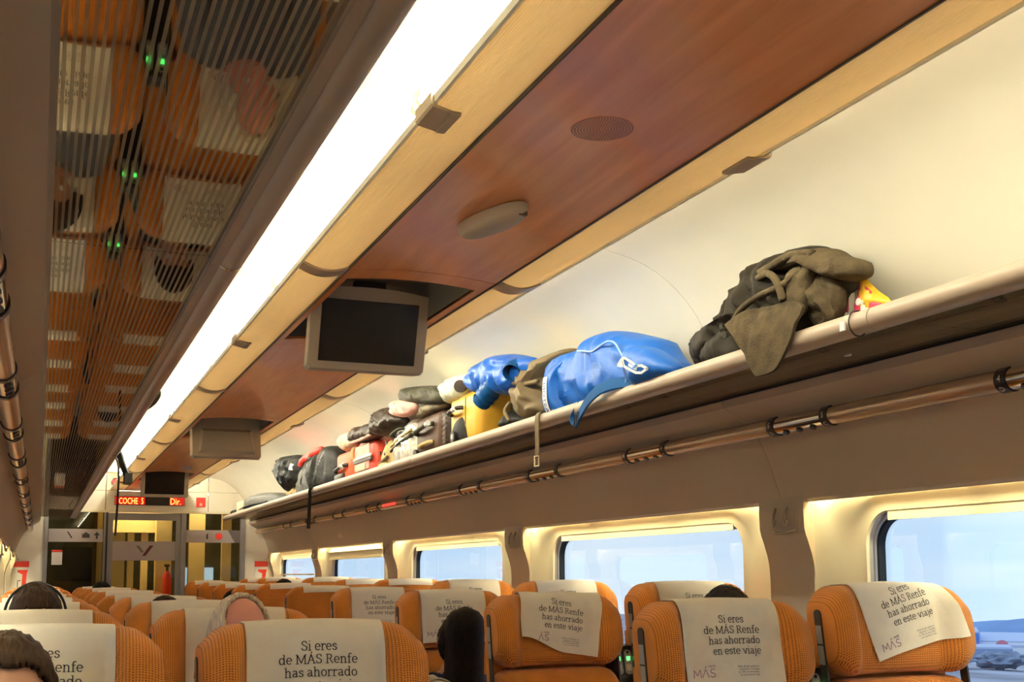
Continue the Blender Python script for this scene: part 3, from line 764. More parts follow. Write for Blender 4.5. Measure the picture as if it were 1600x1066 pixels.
# signs on the partition
sg = thing('display_sign', 'long red lettered display board over the glass door, reading COCHE 5', 'sign')
MB().box(-0.37, 0.40, YE - 0.022, YE - 0.001, 2.075, 2.175).build('housing', 'dark_plastic', sg)
mb = MB(); lettering(mb, 'COCHE  5', 0.100, lambda u, v: (-0.325 + u * .60, YE - 0.024, 2.088 + v)); mb.build('lettering', 'led_red', sg)
mb = MB(); lettering(mb, 'Dir.', 0.105, lambda u, v: (0.235 + u * .75, YE - 0.024, 2.088 + v)); mb.build('lettering', 'led_red', sg)
mat('led_field', (.05, 0, 0, 1), emit=(1, .02, .01, 1), emit_strength=.35)
for xa, xb_ in ((-0.365, -0.04), (0.23, 0.395)):
    MB().box(xa, xb_, YE - .0232, YE - .0222, 2.08, 2.17).build('glow_field', 'led_field', sg)
settle(sg, (0, YE - .01, 2.075))
rs = thing('alarm_sign', 'small square red sign on the cream header right of the display', 'sign')
MB().box(0.53, 0.635, YE - .006, YE - .0005, 2.065, 2.175).build('plate', 'red_sign', rs)
MB().add([(0.565, YE - .0068, 2.078), (0.60, YE - .0068, 2.078), (0.595, YE - .0068, 2.11), (0.57, YE - .0068, 2.11)], [(0, 1, 2, 3)]).build('pictogram', mat('pink_print', (.8, .35, .3, 1)), rs)
settle(rs, (.58, YE - .003, 2.065))
for x0, lab in ((-1.37, 'red emergency hammer sign on the end wall, left of the partition'), (1.235, 'red emergency hammer sign on the end wall, beside the last right window')):
    hs = thing('hammer_sign', lab, 'sign', group='hammer signs on the end wall')
    MB().box(x0 - .02, x0 + .135, YE - .006, YE - .0005, 1.06, 1.45).build('plate', 'paper_white', hs)
    MB().box(x0 - .02, x0 + .135, YE - .0068, YE - .006, 1.375, 1.44).build('heading', 'red_sign', hs)
    MB().add([(x0 + .06, YE - .007, 1.07), (x0 + .10, YE - .007, 1.07), (x0 + .115, YE - .007, 1.30), (x0 + .125, YE - .007, 1.345), (x0 + .02, YE - .007, 1.345), (x0 + .02, YE - .007, 1.32), (x0 + .07, YE - .007, 1.295)], [(0, 1, 2, 3, 4, 5, 6)]).build('pictogram', 'red_sign', hs)
    MB().box(x0 + .02, x0 + .027, YE - .0072, YE - .0065, 1.10, 1.23).box(x0 + .027, x0 + .055, YE - .0072, YE - .0065, 1.225, 1.233).build('outline', 'print_dark', hs)
    settle(hs, (x0 + .06, YE - .003, 1.06))
bc = thing('sign_reflection', 'small glowing red disc standing in for a reflection of the sign, left of the monitor', 'reflection')  # glowing disc added for the red reflection of the sign; no lamp here
MB().tube([(-.36, YE - .012, 2.33), (-.36, YE - .001, 2.33)], 0.05, 20).build('rim', 'maroon', bc, smooth=40)
MB().tube([(-.36, YE - .018, 2.33), (-.36, YE - .012, 2.33)], 0.038, 20).build('lens', 'led_red_dim', bc, smooth=40)
settle(bc, (-.36, YE - .005, 2.28))

# ------------------------------------------------------------------ luggage racks
def ell(cx, cz, rx, rz, n=22):
    return [(cx + rx * cos(2 * pi * k / n), cz + rz * sin(2 * pi * k / n)) for k in range(n)]
GLZ = 1.909
for s, side in ((-1, 'left'), (1, 'right')):
    lr = thing('luggage_rack', 'long overhead luggage rack of lined dark glass along the %s wall' % side, 'rack')
    RJ = [Y0, 2.335, 6.24, 10.15, YE - 0.45]
    for a, b in zip(RJ, RJ[1:]):
        tb = MB()
        # rounded front rail with a shallow groove on its upper face
        pr = [(0.801 + 0.029 * cos(t) - (0.0025 if abs(t - 2.15) < 0.10 else 0), 1.919 + 0.029 * sin(t)) for t in [2 * pi * k / 40 for k in range(40)]]
        pr = [(x if z < 1.925 else x, z) for x, z in pr]
        tb.prism(mir(pr, s), a + 0.002, b - 0.002).build('front_rail', 'grey_tube', lr, smooth=50)
        MB().prism(mir([(0.822, GLZ - .012), (0.842, GLZ - .012), (0.842, GLZ + .010), (0.822, GLZ + .010)], s), a + .002, b - .002).build('rail_clamp', 'grey_tube', lr)
    for y in (RJ[1:-1] if s < 0 else RJ[2:-1]):
        MB().prism(mir(ell(0.801, 1.919, 0.0305, 0.0305), s), y - 0.004, y + 0.004).build('joint_ring', 'chrome', lr, smooth=50)
    MB().prism(mir(ell(0.801, 1.919, 0.030, 0.030), s), YE - 0.45, YE - 0.43).build('end_cap', 'dark_plastic', lr, smooth=50)
    GJ = [Y0 + 1.305 * k for k in range(13)]
    GJ = [g for g in GJ if g < YE - 0.5] + [YE - 0.45]
    for a, b in zip(GJ, GJ[1:]):
        MB().box(*sorted((s * 0.836, s * 1.150)), a + .0015, b - .0015, GLZ, GLZ + 0.008).build('glass_panel', 'lined_glass', lr)
    for y in GJ[1:-1]:
        MB().box(*sorted((s * 0.836, s * 1.160)), y - .010, y + .010, GLZ + .0085, GLZ + .028).build('support_arm', 'alu', lr)
    settle(lr, (s * 1.155, YE / 2, GLZ))
GT = GLZ + 0.009               # top face of the rack glass

# ------------------------------------------------------------------ handrails with seat numbers
RX, RZ, RR = 1.238, 1.788, 0.0305
def ringtext(mb, body, size, y, phi0, s):
    vs, fs = sans(body, size, 'CENTER')
    r = RR + 0.0042
    def fn(u, v):
        ph = phi0 + v / r
        return (s * (RX - r * cos(ph)), y - s * u, RZ + r * sin(ph))
    mb.add([fn(u, v) for u, v in vs], fs)
pairs = [(2.06, 2.345, 4), (3.10, 3.40, 5), (4.16, 4.49, 6), (5.22, 5.58, 7), (6.32, 6.66, 8), (7.42, 7.76, 9), (8.5, 8.84, 10), (9.6, 9.94, 11), (10.7, 11.04, 12), (11.8, 12.14, 13)]
for s, side in ((-1, 'left'), (1, 'right')):
    hr = thing('handrail', 'bronze tube with dark seat number rings running along the %s wall panel' % side, 'handrail')
    ya = Y0
    for (a, b, num) in pairs:
        MB().tube([(s * RX, ya, RZ), (s * RX, a, RZ)], RR, 24, True).build('tube', 'satin_bronze', hr, smooth=50)
        MB().tube([(s * RX, a, RZ), (s * RX, b, RZ)], RR * 1.02, 24, True).build('reading_light', 'chrome', hr, smooth=50)
        for q in range(3):
            yy = a + (b - a) * (0.25 + 0.25 * q)
            MB().tube([(s * (RX - 0.013), yy, RZ - 0.027), (s * (RX - 0.016), yy, RZ - 0.033)], [0.013, 0.011], 14).build('lens', 'brown_plastic', hr, smooth=40)
        for yy, let in ((a, 'C' if s > 0 else 'B'), (b, 'D' if s > 0 else 'A')):
            rg = MB().tube([(s * RX, yy - 0.0185, RZ), (s * RX, yy + 0.0185, RZ)], RR + 0.0038, 28).build('number_ring', 'ring_brown', hr, smooth=50)
            tm = MB()
            ringtext(tm, str(num), 0.027, yy, -0.22, s)
            ringtext(tm, let, 0.023, yy, -1.12, s)
            ringtext(tm, 'ventana' if let in 'DA' else 'pasillo', 0.0068, yy, 0.78, s)
            tm.build('number', 'print_white', rg)
        ya = b
    MB().tube([(s * RX, ya, RZ), (s * RX, YE - .05, RZ)], RR, 24, True).build('tube', 'satin_bronze', hr, smooth=50)
    for y in BAYS[1:]:
        yy = min(y, YE - 0.1) + 0.2
        if yy > YE - .08: yy = YE - 0.08
        MB().box(*sorted((s * (RX + .02), s * 1.30)), yy - .02, yy + .02, RZ - .012, RZ + .012).build('bracket', 'grey_tube', hr)
    if s > 0:
        MB().box(RX - .036, RX - .025, 8.02, 8.34, RZ - .012, RZ + .004).build('call_light', 'led_red_dim', hr)
    settle(hr, (s * RX, YE / 2, RZ))
kn = thing('wall_knob', 'small pale round knob on the right sloping panel above the windows', 'knob')
MB().tube([(1.372, 10.2, 1.62), (1.345, 10.2, 1.628)], [0.022, 0.018], 14).ball((1.335, 10.2, 1.630), 0.026, 14, 8).build('knob_body', 'cream_trim', kn, smooth=40)
settle(kn, (1.365, 10.2, 1.62))

# ------------------------------------------------------------------ monitors hanging from the ceiling hatches
def monitor(y, facing, label, depth=0.075):
    # facing -1: screen towards the camera
    t = thing('ceiling_monitor', label, 'monitor', group='monitors hanging from the wooden ceiling')
    w2, zt, zb = 0.231, 2.345, 2.055
    f = facing
    tilt = lambda z: (zt - z) * 0.30 * (1 if f < 0 else -1)
    def P(x, yo, z): return (x, y + f * yo + tilt(z), z)
    n = 14
    top = [(w2 * (1 - 2 * k / n), zt + 0.018 * (1 - (1 - 2 * k / n) ** 2)) for k in range(n + 1)]
    r = 0.012
    outl = [(-w2 + r, zb), (w2 - r, zb), (w2, zb + r)] + top + [(-w2, zb + r)]
    front = [P(x, depth / 2, z) for x, z in outl]
    frontin = [P(x * .985, depth / 2 + .006, zb + .2 + (z - zb - .2) * .985) for x, z in outl]
    back = [P(x * .97, -depth / 2, zb + .2 + (z - zb - .2) * .97) for x, z in outl]
    MB().rings([back, front, frontin], True, True).build('housing', 'tv_shell', t, smooth=30)
    sx, s0, s1 = 0.187, zb + 0.033, zt - 0.036
    fr = [(-sx, s0), (sx, s0), (sx, s1), (-sx, s1)]
    MB().rings([[P(x, depth / 2 + .0062, z) for x, z in fr], [P(x, depth / 2 + .0085, z) for x, z in fr]]).build('screen', 'screen', t)
    MB().rings([[P(x * 1.012, depth / 2 + .0058, z) for x, z in [(-sx, s0 - .003), (sx, s0 - .003), (sx, s1 + .003), (-sx, s1 + .003)]], [P(x * 1.012, depth / 2 + .0072, z) for x, z in [(-sx, s0 - .003), (sx, s0 - .003), (sx, s1 + .003), (-sx, s1 + .003)]]]).build('bezel', 'dark_plastic', t)
    a = y + tilt(zt)
    MB().box(-0.06, 0.06, a - 0.02, a + 0.02, zt - 0.05, 2.39).build('mount', 'dark_plastic', t)
    bk = [(-.19, zb + .03), (.19, zb + .03), (.17, zb + .2), (-.17, zb + .2)]
    MB().rings([[P(x, -depth / 2 - .0003, z) for x, z in bk], [P(x * .9, -depth / 2 - .018, zb + .11 + (z - zb - .11) * .8) for x, z in bk]]).build('back_cover', 'tv_shell', t)
    settle(t, (0, y, 2.055))
monitor(4.26, -1, 'grey monitor with dark screen hanging from the nearest hatch in the wooden ceiling')
monitor(7.99, 1, 'beige monitor seen from its blank back at the middle ceiling hatch')
monitor(12.05, -1, 'distant monitor with dark screen hanging above the display board')

# ------------------------------------------------------------------ small fittings on the wood
sp = thing('ceiling_speaker', 'round perforated speaker grille set flush in the cherry wood ceiling', 'speaker')
cx, cy = -0.006, 2.25
zc = lambda x: arch(x) - 0.0006
n = 40
disc = [(cx + .072 * cos(2 * pi * k / n), cy + .072 * sin(2 * pi * k / n)) for k in range(n)]
MB().rings([[(x, y, zc(x) + .004) for x, y in disc]] + [[(cx + (x - cx) * q, cy + (y - cy) * q, zc(cx + (x - cx) * q) - .0004) for x, y in disc] for q in (1, .8, .6, .4, .2, .02)]).build('plate', 'cherry_wood', sp)
hb = MB()
for ring in range(1, 11):
    rr = 0.0068 * ring
    cnt = max(6, int(2 * pi * rr / 0.0062))
    for k in range(cnt):
        a = 2 * pi * k / cnt
        x0, y0 = cx + rr * cos(a), cy + rr * sin(a)
        hb.add([(x0 + .0021 * cos(q * pi / 3), y0 + .0021 * sin(q * pi / 3), zc(x0) - .0009) for q in range(6)], [tuple(range(6))])
tag(hb.build('perforations', 'brown_plastic', sp), kind='stuff')
settle(sp, (cx, cy, 2.266))

ov = thing('ceiling_sensor', 'oval grey beige plastic fitting on the wood ceiling between speaker and monitor', 'sensor')
rings = []
ca, sa = cos(radians(-14)), sin(radians(-14))
for sc, dz in ((1.0, 0.0), (1.0, -0.010), (0.985, -0.018), (0.93, -0.030), (0.86, -0.036), (0.55, -0.040), (0.2, -0.041)):
    ring = []
    for k in range(40):
        a = 2 * pi * k / 40
        u = (abs(cos(a)) ** 0.9) * (1 if cos(a) > 0 else -1) * 0.047 * sc
        v = (abs(sin(a)) ** 0.9) * (1 if sin(a) > 0 else -1) * 0.150 * sc
        x = u * ca + v * sa; y = -u * sa + v * ca
        ring.append((-0.010 + x, 2.925 + y, 2.2655 + dz - (0.018 * ((x) / .254) ** 2 if dz == 0 else 0)))
    rings.append(ring)
MB().rings(rings).build('shell', 'tv_shell', ov, smooth=50)
MB().box(.016, .040, 2.790, 2.803, 2.232, 2.243).build('sensor_eye', 'brown_plastic', ov)
settle(ov, (-0.01, 2.925, 2.2655))
es = thing('ceiling_exit_sign', 'small pale plate on the wood ceiling beyond the middle monitor', 'sign')
MB().box(0.04, 0.13, 10.9, 11.0, 2.240, 2.2665).build('plate', 'label_grey', es)
settle(es, (.085, 10.95, 2.24))

# ------------------------------------------------------------------ seats
HHW = 0.232
TOPZ = 1.21
REC = 0.15
def rec(z): return (z - 0.80) * REC - (TOPZ - .125 - .80) * REC
def wing(ax): return 0.052 * smooth01(0.135, 0.185, ax) 
def sup(t, n): 
    c, s_ = cos(t), sin(t)
    return (abs(c) ** (2 / n) * (1 if c >= 0 else -1), abs(s_) ** (2 / n) * (1 if s_ >= 0 else -1))
def head_profile(x, k, n=36):
    ax = abs(x)
    e = max(0.0, (ax - 0.165) / (HHW - 0.165))
    hs = 1 - 0.27 * e ** 2.4; ths = 1 - 0.22 * e ** 3
    c, s_ = sup(2 * pi * k / n, 4.0)
    y = 0.056 * c * ths; z = 0.125 * s_ * hs
    front = smooth01(0.2, -1.0, c) if False else max(0.0, -c)
    y -= wing(ax) * front ** 0.7 * (1 - 0.35 * abs(s_) ** 3)
    z -= 0.010 * (ax / HHW) ** 2
    return y, z
def headrest():
    xs = []
    for k in range(45):
        u = -1 + 2 * k / 44
        xs.append(HHW * (1.25 * u - .25 * u ** 3) if False else HHW * u)
    rings = []
    n = 36
    for x in xs:
        rings.append([(x, head_profile(x, k)[0], head_profile(x, k)[1]) for k in range(n)])
    def endcap(sg):
        o = []
        for (dx, sc) in ((.006, .965), (.010, .90), (.012, .78)):
            ring = []
            for k in range(n):
                y, z = head_profile(sg * HHW, k)
                yc, zc_ = -0.018, -0.010
                ring.append((sg * (HHW + dx), yc + (y - yc) * sc, zc_ + (z - zc_) * sc))
            o.append(ring)
        return o
    rings = endcap(-1)[::-1] + rings + endcap(1)
    # local to world of the seat: top at TOPZ
    R = [[(x, y + rec(z + TOPZ - .125), z + TOPZ - .125) for x, y, z in r] for r in rings]
    return MB().rings(R)
def backrest():
    rings = []
    n = 32; H = 0.262; zc_ = TOPZ - .262 - H
    for k in range(33):
        u = -1 + 2 * k / 32; x = 0.236 * u
        e = max(0.0, (abs(u) - .72) / .28)
        hs = 1 - .16 * e ** 2.5; th = 1 - .42 * e ** 2.5
        g = 0.004 * exp(-((abs(x) - .15) / .006) ** 2)
        ring = []
        for q in range(n):
            c, s_ = sup(2 * pi * q / n, 4.0)
            y = .066 * c * th - (0.022 * smooth01(.13, .19, abs(x))) * max(0, -c) + (g if c < 0 else 0)
            z = H * s_ * hs
            ring.append((x, y + rec(z + zc_), z + zc_))
        rings.append(ring)
    return MB().rings(rings)
def cushion():
    rings = []
    for k in range(17):
        u = -1 + 2 * k / 16; x = .235 * u
        e = max(0.0, (abs(u) - .75) / .25)
        ring = []
        for q in range(28):
            c, s_ = sup(2 * pi * q / 28, 5.0)
            ring.append((x, -.30 + .25 * c * (1 - .1 * e ** 2), .40 + .075 * s_ * (1 - .35 * e ** 2.5)))
        rings.append(ring)
    return MB().rings(rings)
# cover cloth: follows the headrest's middle, falls straight below it
_path = []
for k in range(61):          # from back (k=0) over the top to the front bottom
    a = pi * 0.0 + pi * k / 60
    c, s_ = sup(a, 4.0)
    # a=0 -> back (c=+1), a=pi/2 top, a=pi front
    _path.append((0.056 * c, 0.125 * s_))
_path.append((-0.057, -0.06)); _path.append((-0.057, -0.20)); _path.append((-0.056, -0.40))
_nrm = []
for i, p in enumerate(_path):
    a = Vector(_path[max(i - 1, 0)]); b = Vector(_path[min(i + 1, len(_path) - 1)])
    d = (b - a).normalized(); _nrm.append((d.y * -1 * -1, -d.x)) if False else _nrm.append((-d.y, d.x))
# make normals point outwards
for i, (p, q) in enumerate(zip(_path, _nrm)):
    if p[0] * q[0] + p[1] * q[1] < 0: _nrm[i] = (-q[0], -q[1])
_cum = [0.0]
for i in range(1, len(_path)): _cum.append(_cum[-1] + sqrt((_path[i][0] - _path[i - 1][0]) ** 2 + (_path[i][1] - _path[i - 1][1]) ** 2))
_t0 = _cum[30]
def cover_point(x, t, off):
    T = min(max(t + _t0, 0.0), _cum[-1] - 1e-5)
    i = 0
    while _cum[i + 1] < T: i += 1
    f = (T - _cum[i]) / max(1e-9, _cum[i + 1] - _cum[i])
    y = _path[i][0] + (_path[i + 1][0] - _path[i][0]) * f; z = _path[i][1] + (_path[i + 1][1] - _path[i][1]) * f
    ny = _nrm[i][0] + (_nrm[i + 1][0] - _nrm[i][0]) * f; nz_ = _nrm[i][1] + (_nrm[i + 1][1] - _nrm[i][1]) * f
    fr = max(0.0, min(1.0, -y / 0.056))
    y += ny * off; z += nz_ * off
    ax = abs(x)
    wz = 1.0 if z > -.10 else max(0, 1 - (-.10 - z) / .02)
    y -= wing(ax) * fr ** 0.7 * (0.65 + 0.35 * min(1, max(0, (0.125 - z) / .05))) * wz
    z -= 0.010 * (ax / HHW) ** 2
    Z = z + TOPZ - .125
    return (x, y + rec(Z), Z)
def cover_fn(rot=0.0, dx=0.0, dt=0.0, wav=0.0, curl=0.0):
    ca, sa = cos(rot), sin(rot)
    def F(s_, t, off=0.0035):
        tt = t - 0.07
        x = s_ * ca - tt * sa + dx
        T = s_ * sa + tt * ca + 0.07 + dt
        o = off + wav * 0.004 * (sin(s_ * 45 + t * 30) + 1) * (1 if t > 0.02 else 0) + curl * max(0, (t - .15)) * max(0, (-s_ + .02)) * 3.0
        return cover_point(x, T, o)
    return F
COVW = 0.150
def make_cover(parent, F, length=0.262, back=-0.075, cut=0.0, short=False):
    rows, cols = 36, 22
    def row(off): 
        out_ = []
        for i in range(rows + 1):
            r_ = []
            for j in range(cols + 1):
                s_ = -COVW + 2 * COVW * j / cols
                L = length - cut * smooth01(0.2, -0.9, s_ / COVW) * 0.11
                t = back + (L - back) * i / rows
                r_.append(F(s_, t, off))
            out_.append(r_)
        return out_
    mb = MB()
    A = row(0.0035); B = row(0.0020)
    nv = cols + 1
    vs = [p for r_ in A for p in r_] + [p for r_ in B for p in r_]
    fs = []
    o2 = (rows + 1) * nv
    for i in range(rows):
        for j in range(cols):
            a = i * nv + j
            fs.append((a, a + 1, a + nv + 1, a + nv)); fs.append((o2 + a, o2 + a + nv, o2 + a + nv + 1, o2 + a + 1))
    for i in range(rows):
        for j in (0, cols):
            a = i * nv + j; fs.append((a, a + nv, o2 + a + nv, o2 + a))
    for j in range(cols):
        for i in (0, rows):
            a = i * nv + j; fs.append((a, a + 1, o2 + a + 1, o2 + a))
    c = mb.add(vs, fs).build('headrest_cover', 'cover_cloth', parent, smooth=60)
    P = lambda u0, t0: (lambda u, v: F(u0 + u, t0 - v, 0.0046))
    m1 = MB(); sz = 0.0268
    for i, ln in enumerate(('Si eres', 'de MÁS Renfe', 'has ahorrado', 'en este viaje')):
        slab(m1, ln, sz, P((0.006, 0.004, 0.009, 0.015)[i], 0.098 + 0.0272 * i))
    m1.build('printed_slogan', 'print_dark', c)
    m2 = MB()
    x0, t0 = (-0.125, 0.236) if not short else (-0.108, 0.226)
    fn = lambda u, v: F(x0 + u, t0 - v, 0.0046)
    def stroke(mbx, pts, wd):
        for a, b in zip(pts, pts[1:]):
            a = Vector(a); b = Vector(b); d = (b - a).normalized(); n_ = Vector((-d.y, d.x)) * wd / 2
            mbx.add([fn(*(a - n_)), fn(*(b - n_)), fn(*(b + n_)), fn(*(a + n_))], [(0, 1, 2, 3)])
    h = .021; wd = .0022
    if not short: stroke(m2, [(0, 0), (.002, h), (.011, .006), (.020, h), (.022, 0)], wd)
    stroke(m2, [(.026, 0), (.036, h), (.046, 0)], wd); stroke(m2, [(.035, h + .003), (.040, h + .008)], wd)
    stroke(m2, [(.066, h - .003), (.060, h), (.054, h - .002), (.052, h - .007), (.056, h - .010), (.063, h - .012), (.067, .006), (.064, .001), (.057, 0), (.051, .003)], wd)
    m2.build('printed_logo', 'print_purple', c)
    m3 = MB()
    lettering(m3, 'renfe', 0.011, lambda u, v: fn(.046 + u + v * .2, h + .004 + v))
    m3.build('printed_brand', 'print_purple', c)
    m3 = MB()
    for i, ln in enumerate(('Date de alta gratis en', 'masrenfe y consigue', 'un 10% de descuento', 'en tu próximo viaje')):
        lettering(m3, ln, 0.0078, lambda u, v, i=i: F(0.078 + u, 0.214 + 0.0072 * i - v, 0.0046), 'RIGHT')
    m3.build('printed_note', 'print_small', c)
    return c
def make_seat(cover_kwargs, **mk):
    t = empty('train_seat')
    headrest().build('headrest', 'orange_fabric', t, smooth=60)
    backrest().build('backrest', 'orange_fabric', t, smooth=60)
    cushion().build('seat_cushion', 'orange_fabric', t, smooth=60)
    # rear shell
    sh = MB()
    prof = [(0.058 + rec(z), z) for z in (0.34, 0.50, 0.70, 0.90, 1.03)]
    rings = []
    for i, (y, z) in enumerate(prof):
        wd = 0.225
        rings.append([(-wd, y - .02, z), (wd, y - .02, z), (wd, y + .026, z), (-wd, y + .026, z)])
    sh.rings(rings).build('rear_shell', 'orange_fabric', t, smooth=30)
    MB().box(-.17, .17, -.46, -.10, 0.03, .335).box(-.22, .22, -.50, -.05, .305, .335).build('base', 'dark_plastic', t)
    for sg in (-1, 1):
        MB().box(sg * .243 - .018, sg * .243 + .018, -.42, -.02, .585, .625).box(sg * .243 - .014, sg * .243 + .014, -.10, -.04, .30, .59).build('armrest', 'dark_plastic', t)
        # dark strip with two label plates on the outer side of the headrest
        z0, z1, ya, yb, x = TOPZ - .33, TOPZ - .075, -.034, -.004, HHW + .0100
        pts = [(ya, z0), (yb, z0), (yb, z1 - .012)] + [((ya + yb) / 2 + .016 * cos(a), z1 - .012 + .016 * sin(a)) for a in [pi * k / 8 for k in range(1, 8)]] + [(ya, z1 - .012)]
        st = MB().rings([[(sg * x, y + rec(z), z) for y, z in pts], [(sg * (x + .006), y + rec(z), z) for y, z in pts]]).build('side_strip', 'brown_plastic', t)
        for za, zb in ((TOPZ - .165, TOPZ - .115), (TOPZ - .222, TOPZ - .170)):
            q = [(ya + .003, za), (yb - .003, za), (yb - .003, zb), (ya + .003, zb)]
            MB().rings([[(sg * (x + .0055), y + rec(z), z) for y, z in q], [(sg * (x + .0075), y + rec(z), z) for y, z in q]]).build('label_plate', 'label_grey', st)
    make_cover(t, cover_fn(**cover_kwargs), **mk)
    return t
protoA = make_seat(dict(wav=.35))
protoD = make_seat(dict(rot=radians(-14), dx=0.012, dt=-0.035, wav=.3), length=0.255)
protoC = make_seat(dict(rot=radians(7), dx=0.018, dt=-0.020, wav=.6, curl=.35), length=0.262, cut=.40, short=True)
LY = [2.56, 3.66, 4.78, 5.85]; LR = [7.15, 8.15, 9.15, 10.2, 11.3, 12.4]
RY = [2.74, 3.86, 4.98, 6.22]; RRV = [7.45, 8.6, 9.7, 10.8, 11.9, 13.0]
ordn = ['first', 'second', 'third', 'fourth', 'fifth', 'sixth', 'seventh', 'eighth', 'ninth', 'tenth']
COLS = [('left window column', -1.137, LY, LR, -.03), ('left aisle column', -0.577, LY, LR, -.03), ('right aisle column', 0.573, RY, RRV, 0.0), ('right window column', 1.131, RY, RRV, 0.038)]
used = set()
for cname, x, fy, ry, dz in COLS:
    for i, y in enumerate(fy + ry):
        rev = i >= len(fy)
        p = protoA
        if (cname, i) == ('right window column', 0): p = protoD
        if (cname, i) == ('right aisle column', 1): p = protoC
        if p.name in used: o = copy_tree(p)
        else: o = p; used.add(p.name)
        jit = 0 if not rev else random.uniform(-.012, .012)
        o.location = (x, y, dz + jit)
        o.rotation_euler = (0, 0, pi if rev else radians((-1.0, .6, -.4, .8)[i % 4]) * (0 if i == 0 else 1))
        o['category'] = 'seat'
        o['group'] = 'orange train seats in two pairs of columns'
        if rev: o['label'] = 'orange fabric train seat turned away from view, %s row of the %s' % (ordn[i], cname)
        else:
            extra = 'white printed headrest cover'
            if p is protoD: extra = 'crooked slanting headrest cover'
            if p is protoC: extra = 'twisted curling headrest cover'
            o['label'] = 'orange fabric train seat with %s, %s row of the %s' % (extra, ordn[i], cname)

# consoles between paired seats with two audio panels each
def make_console():
    t = empty('seat_console')
    MB().box(-.045, .045, -.075, .03, 0.02, .93).build('body', 'dark_plastic', t)
    MB().add([(-.045, -.078, .90), (.045, -.078, .90), (.045, -.05, 1.015), (-.045, -.05, 1.015), (-.045, .02, .90), (.045, .02, .90), (.045, .02, 1.02), (-.045, .02, 1.02)], [(0, 1, 2, 3), (4, 7, 6, 5), (0, 4, 5, 1), (1, 5, 6, 2), (2, 6, 7, 3), (3, 7, 4, 0)]).build('head', 'dark_plastic', t)
    for xx in (-.020, .020):
        def fp(u, v, d): 
            z = .91 + v; y = -.078 + .028 * (z - .90) / .115 - d
            return (xx + u, y, z)
        outl = []
        for a0, (cu, cv, wd) in ((0, (0, .080, .013)), (180, (0, .016, .016))):
            for k in range(9):
                a = radians(a0 + 180 * k / 8); outl.append((cu + wd * cos(a), cv + .012 * sin(a)))
        pl = MB().rings([[fp(u, v, .0005) for u, v in outl], [fp(u, v, .006) for u, v in outl]]).build('audio_panel', 'label_grey', t, smooth=30)
        MB().rings([[fp(.005 * cos(2 * pi * k / 14), .083 + .005 * sin(2 * pi * k / 14), d) for k in range(14)] for d in (.006, .0075)]).build('jack', 'dark_plastic', pl)
        MB().rings([[fp(u, v, d) for u, v in ((-.007, .054), (.007, .054), (.007, .068), (-.007, .068))] for d in (.006, .0072)]).build('display', 'led_green', pl)
        MB().rings([[fp(u, v, d) for u, v in ((-.009, .018), (.009, .018), (.009, .04), (-.009, .04))] for d in (.006, .0068)]).build('button_pad', 'paper_white', pl)
    return t
con = make_console(); first = True
for x, ys_, cname in ((0.853, RY, 'right'), (-0.857, LY, 'left')):
    for i, y in enumerate(ys_):
        o = con if first else copy_tree(con); first = False
        o.location = (x, y + .05, (0.0 if x > 0 else -.03))
        tag(o, 'dark audio console with green lit panels between the %s-side seats of row %s' % (cname, ('one', 'two', 'three', 'four')[i]), 'console', 'audio consoles between paired seats')

# ------------------------------------------------------------------ people
mat('skin_tan', (0.52, 0.26, 0.155, 1), rough=0.5, spec=0.4, noise_amt=0.06, noise_scale=30)
mat('skin_pink', (0.74, 0.33, 0.25, 1), rough=0.5, spec=0.4, noise_amt=0.05, noise_scale=30)
mat('skin_lips', (0.42, 0.14, 0.11, 1), rough=0.5)
mat('hair_dark', (0.014, 0.010, 0.008, 1), rough=0.55, spec=0.08, noise_amt=0.4, noise_scale=70, bump=0.4, bump_scale=90, stretch=(3, .5, .5))
mat('hair_brown', (0.045, 0.025, 0.014, 1), rough=0.55, spec=0.08, noise_amt=0.4, noise_scale=70, bump=0.4, bump_scale=90, stretch=(3, .5, .5))
mat('hair_blond', (0.84, 0.74, 0.56, 1), rough=0.55, noise_amt=0.25, noise_scale=70, bump=0.6, bump_scale=90, stretch=(3, .5, .5))
mat('cloth_navy', (0.03, 0.04, 0.08, 1), rough=0.9)
mat('cloth_grey', (0.16, 0.16, 0.17, 1), rough=0.9)
mat('cloth_green', (0.08, 0.10, 0.06, 1), rough=0.9)
mat('eye_white', (0.75, 0.72, 0.68, 1), rough=0.3)

HR = (0.077, 0.097, 0.118)
def head_dirs(nu=72, nv=48):
    return [[(sin(pi * i / nv) * sin(2 * pi * k / nu), -sin(pi * i / nv) * cos(2 * pi * k / nu), cos(pi * i / nv)) for k in range(nu)] for i in range(nv + 1)]
def head_pt(d, off=0.0):
    x, y, z = d[0] * (HR[0] + off), d[1] * (HR[1] + off), d[2] * (HR[2] + off)
    if z < 0: x *= 1 - .24 * (-z / HR[2]) ** 1.6
    if z < -.03 and y > 0: y *= 1 - .35 * min(1, (-z - .03) / .08)
    if d[1] < 0:
        f = -d[1]
        g = lambda cx_, cz_, sx, sz: exp(-((x - cx_) / sx) ** 2 - ((z - cz_) / sz) ** 2)
        y -= f * (.024 * g(0, -.022, .014, .020) + .012 * g(0, .0, .011, .026) + .004 * g(0, .030, .05, .012) + .010 * g(0, -.100, .025, .018) + .006 * g(0, -.060, .024, .011))
        y += f * (.010 * (g(-.032, .006, .017, .013) + g(.032, .006, .017, .013)) + .003 * g(0, -.062, .022, .0025))
    return Vector((x, y, z))
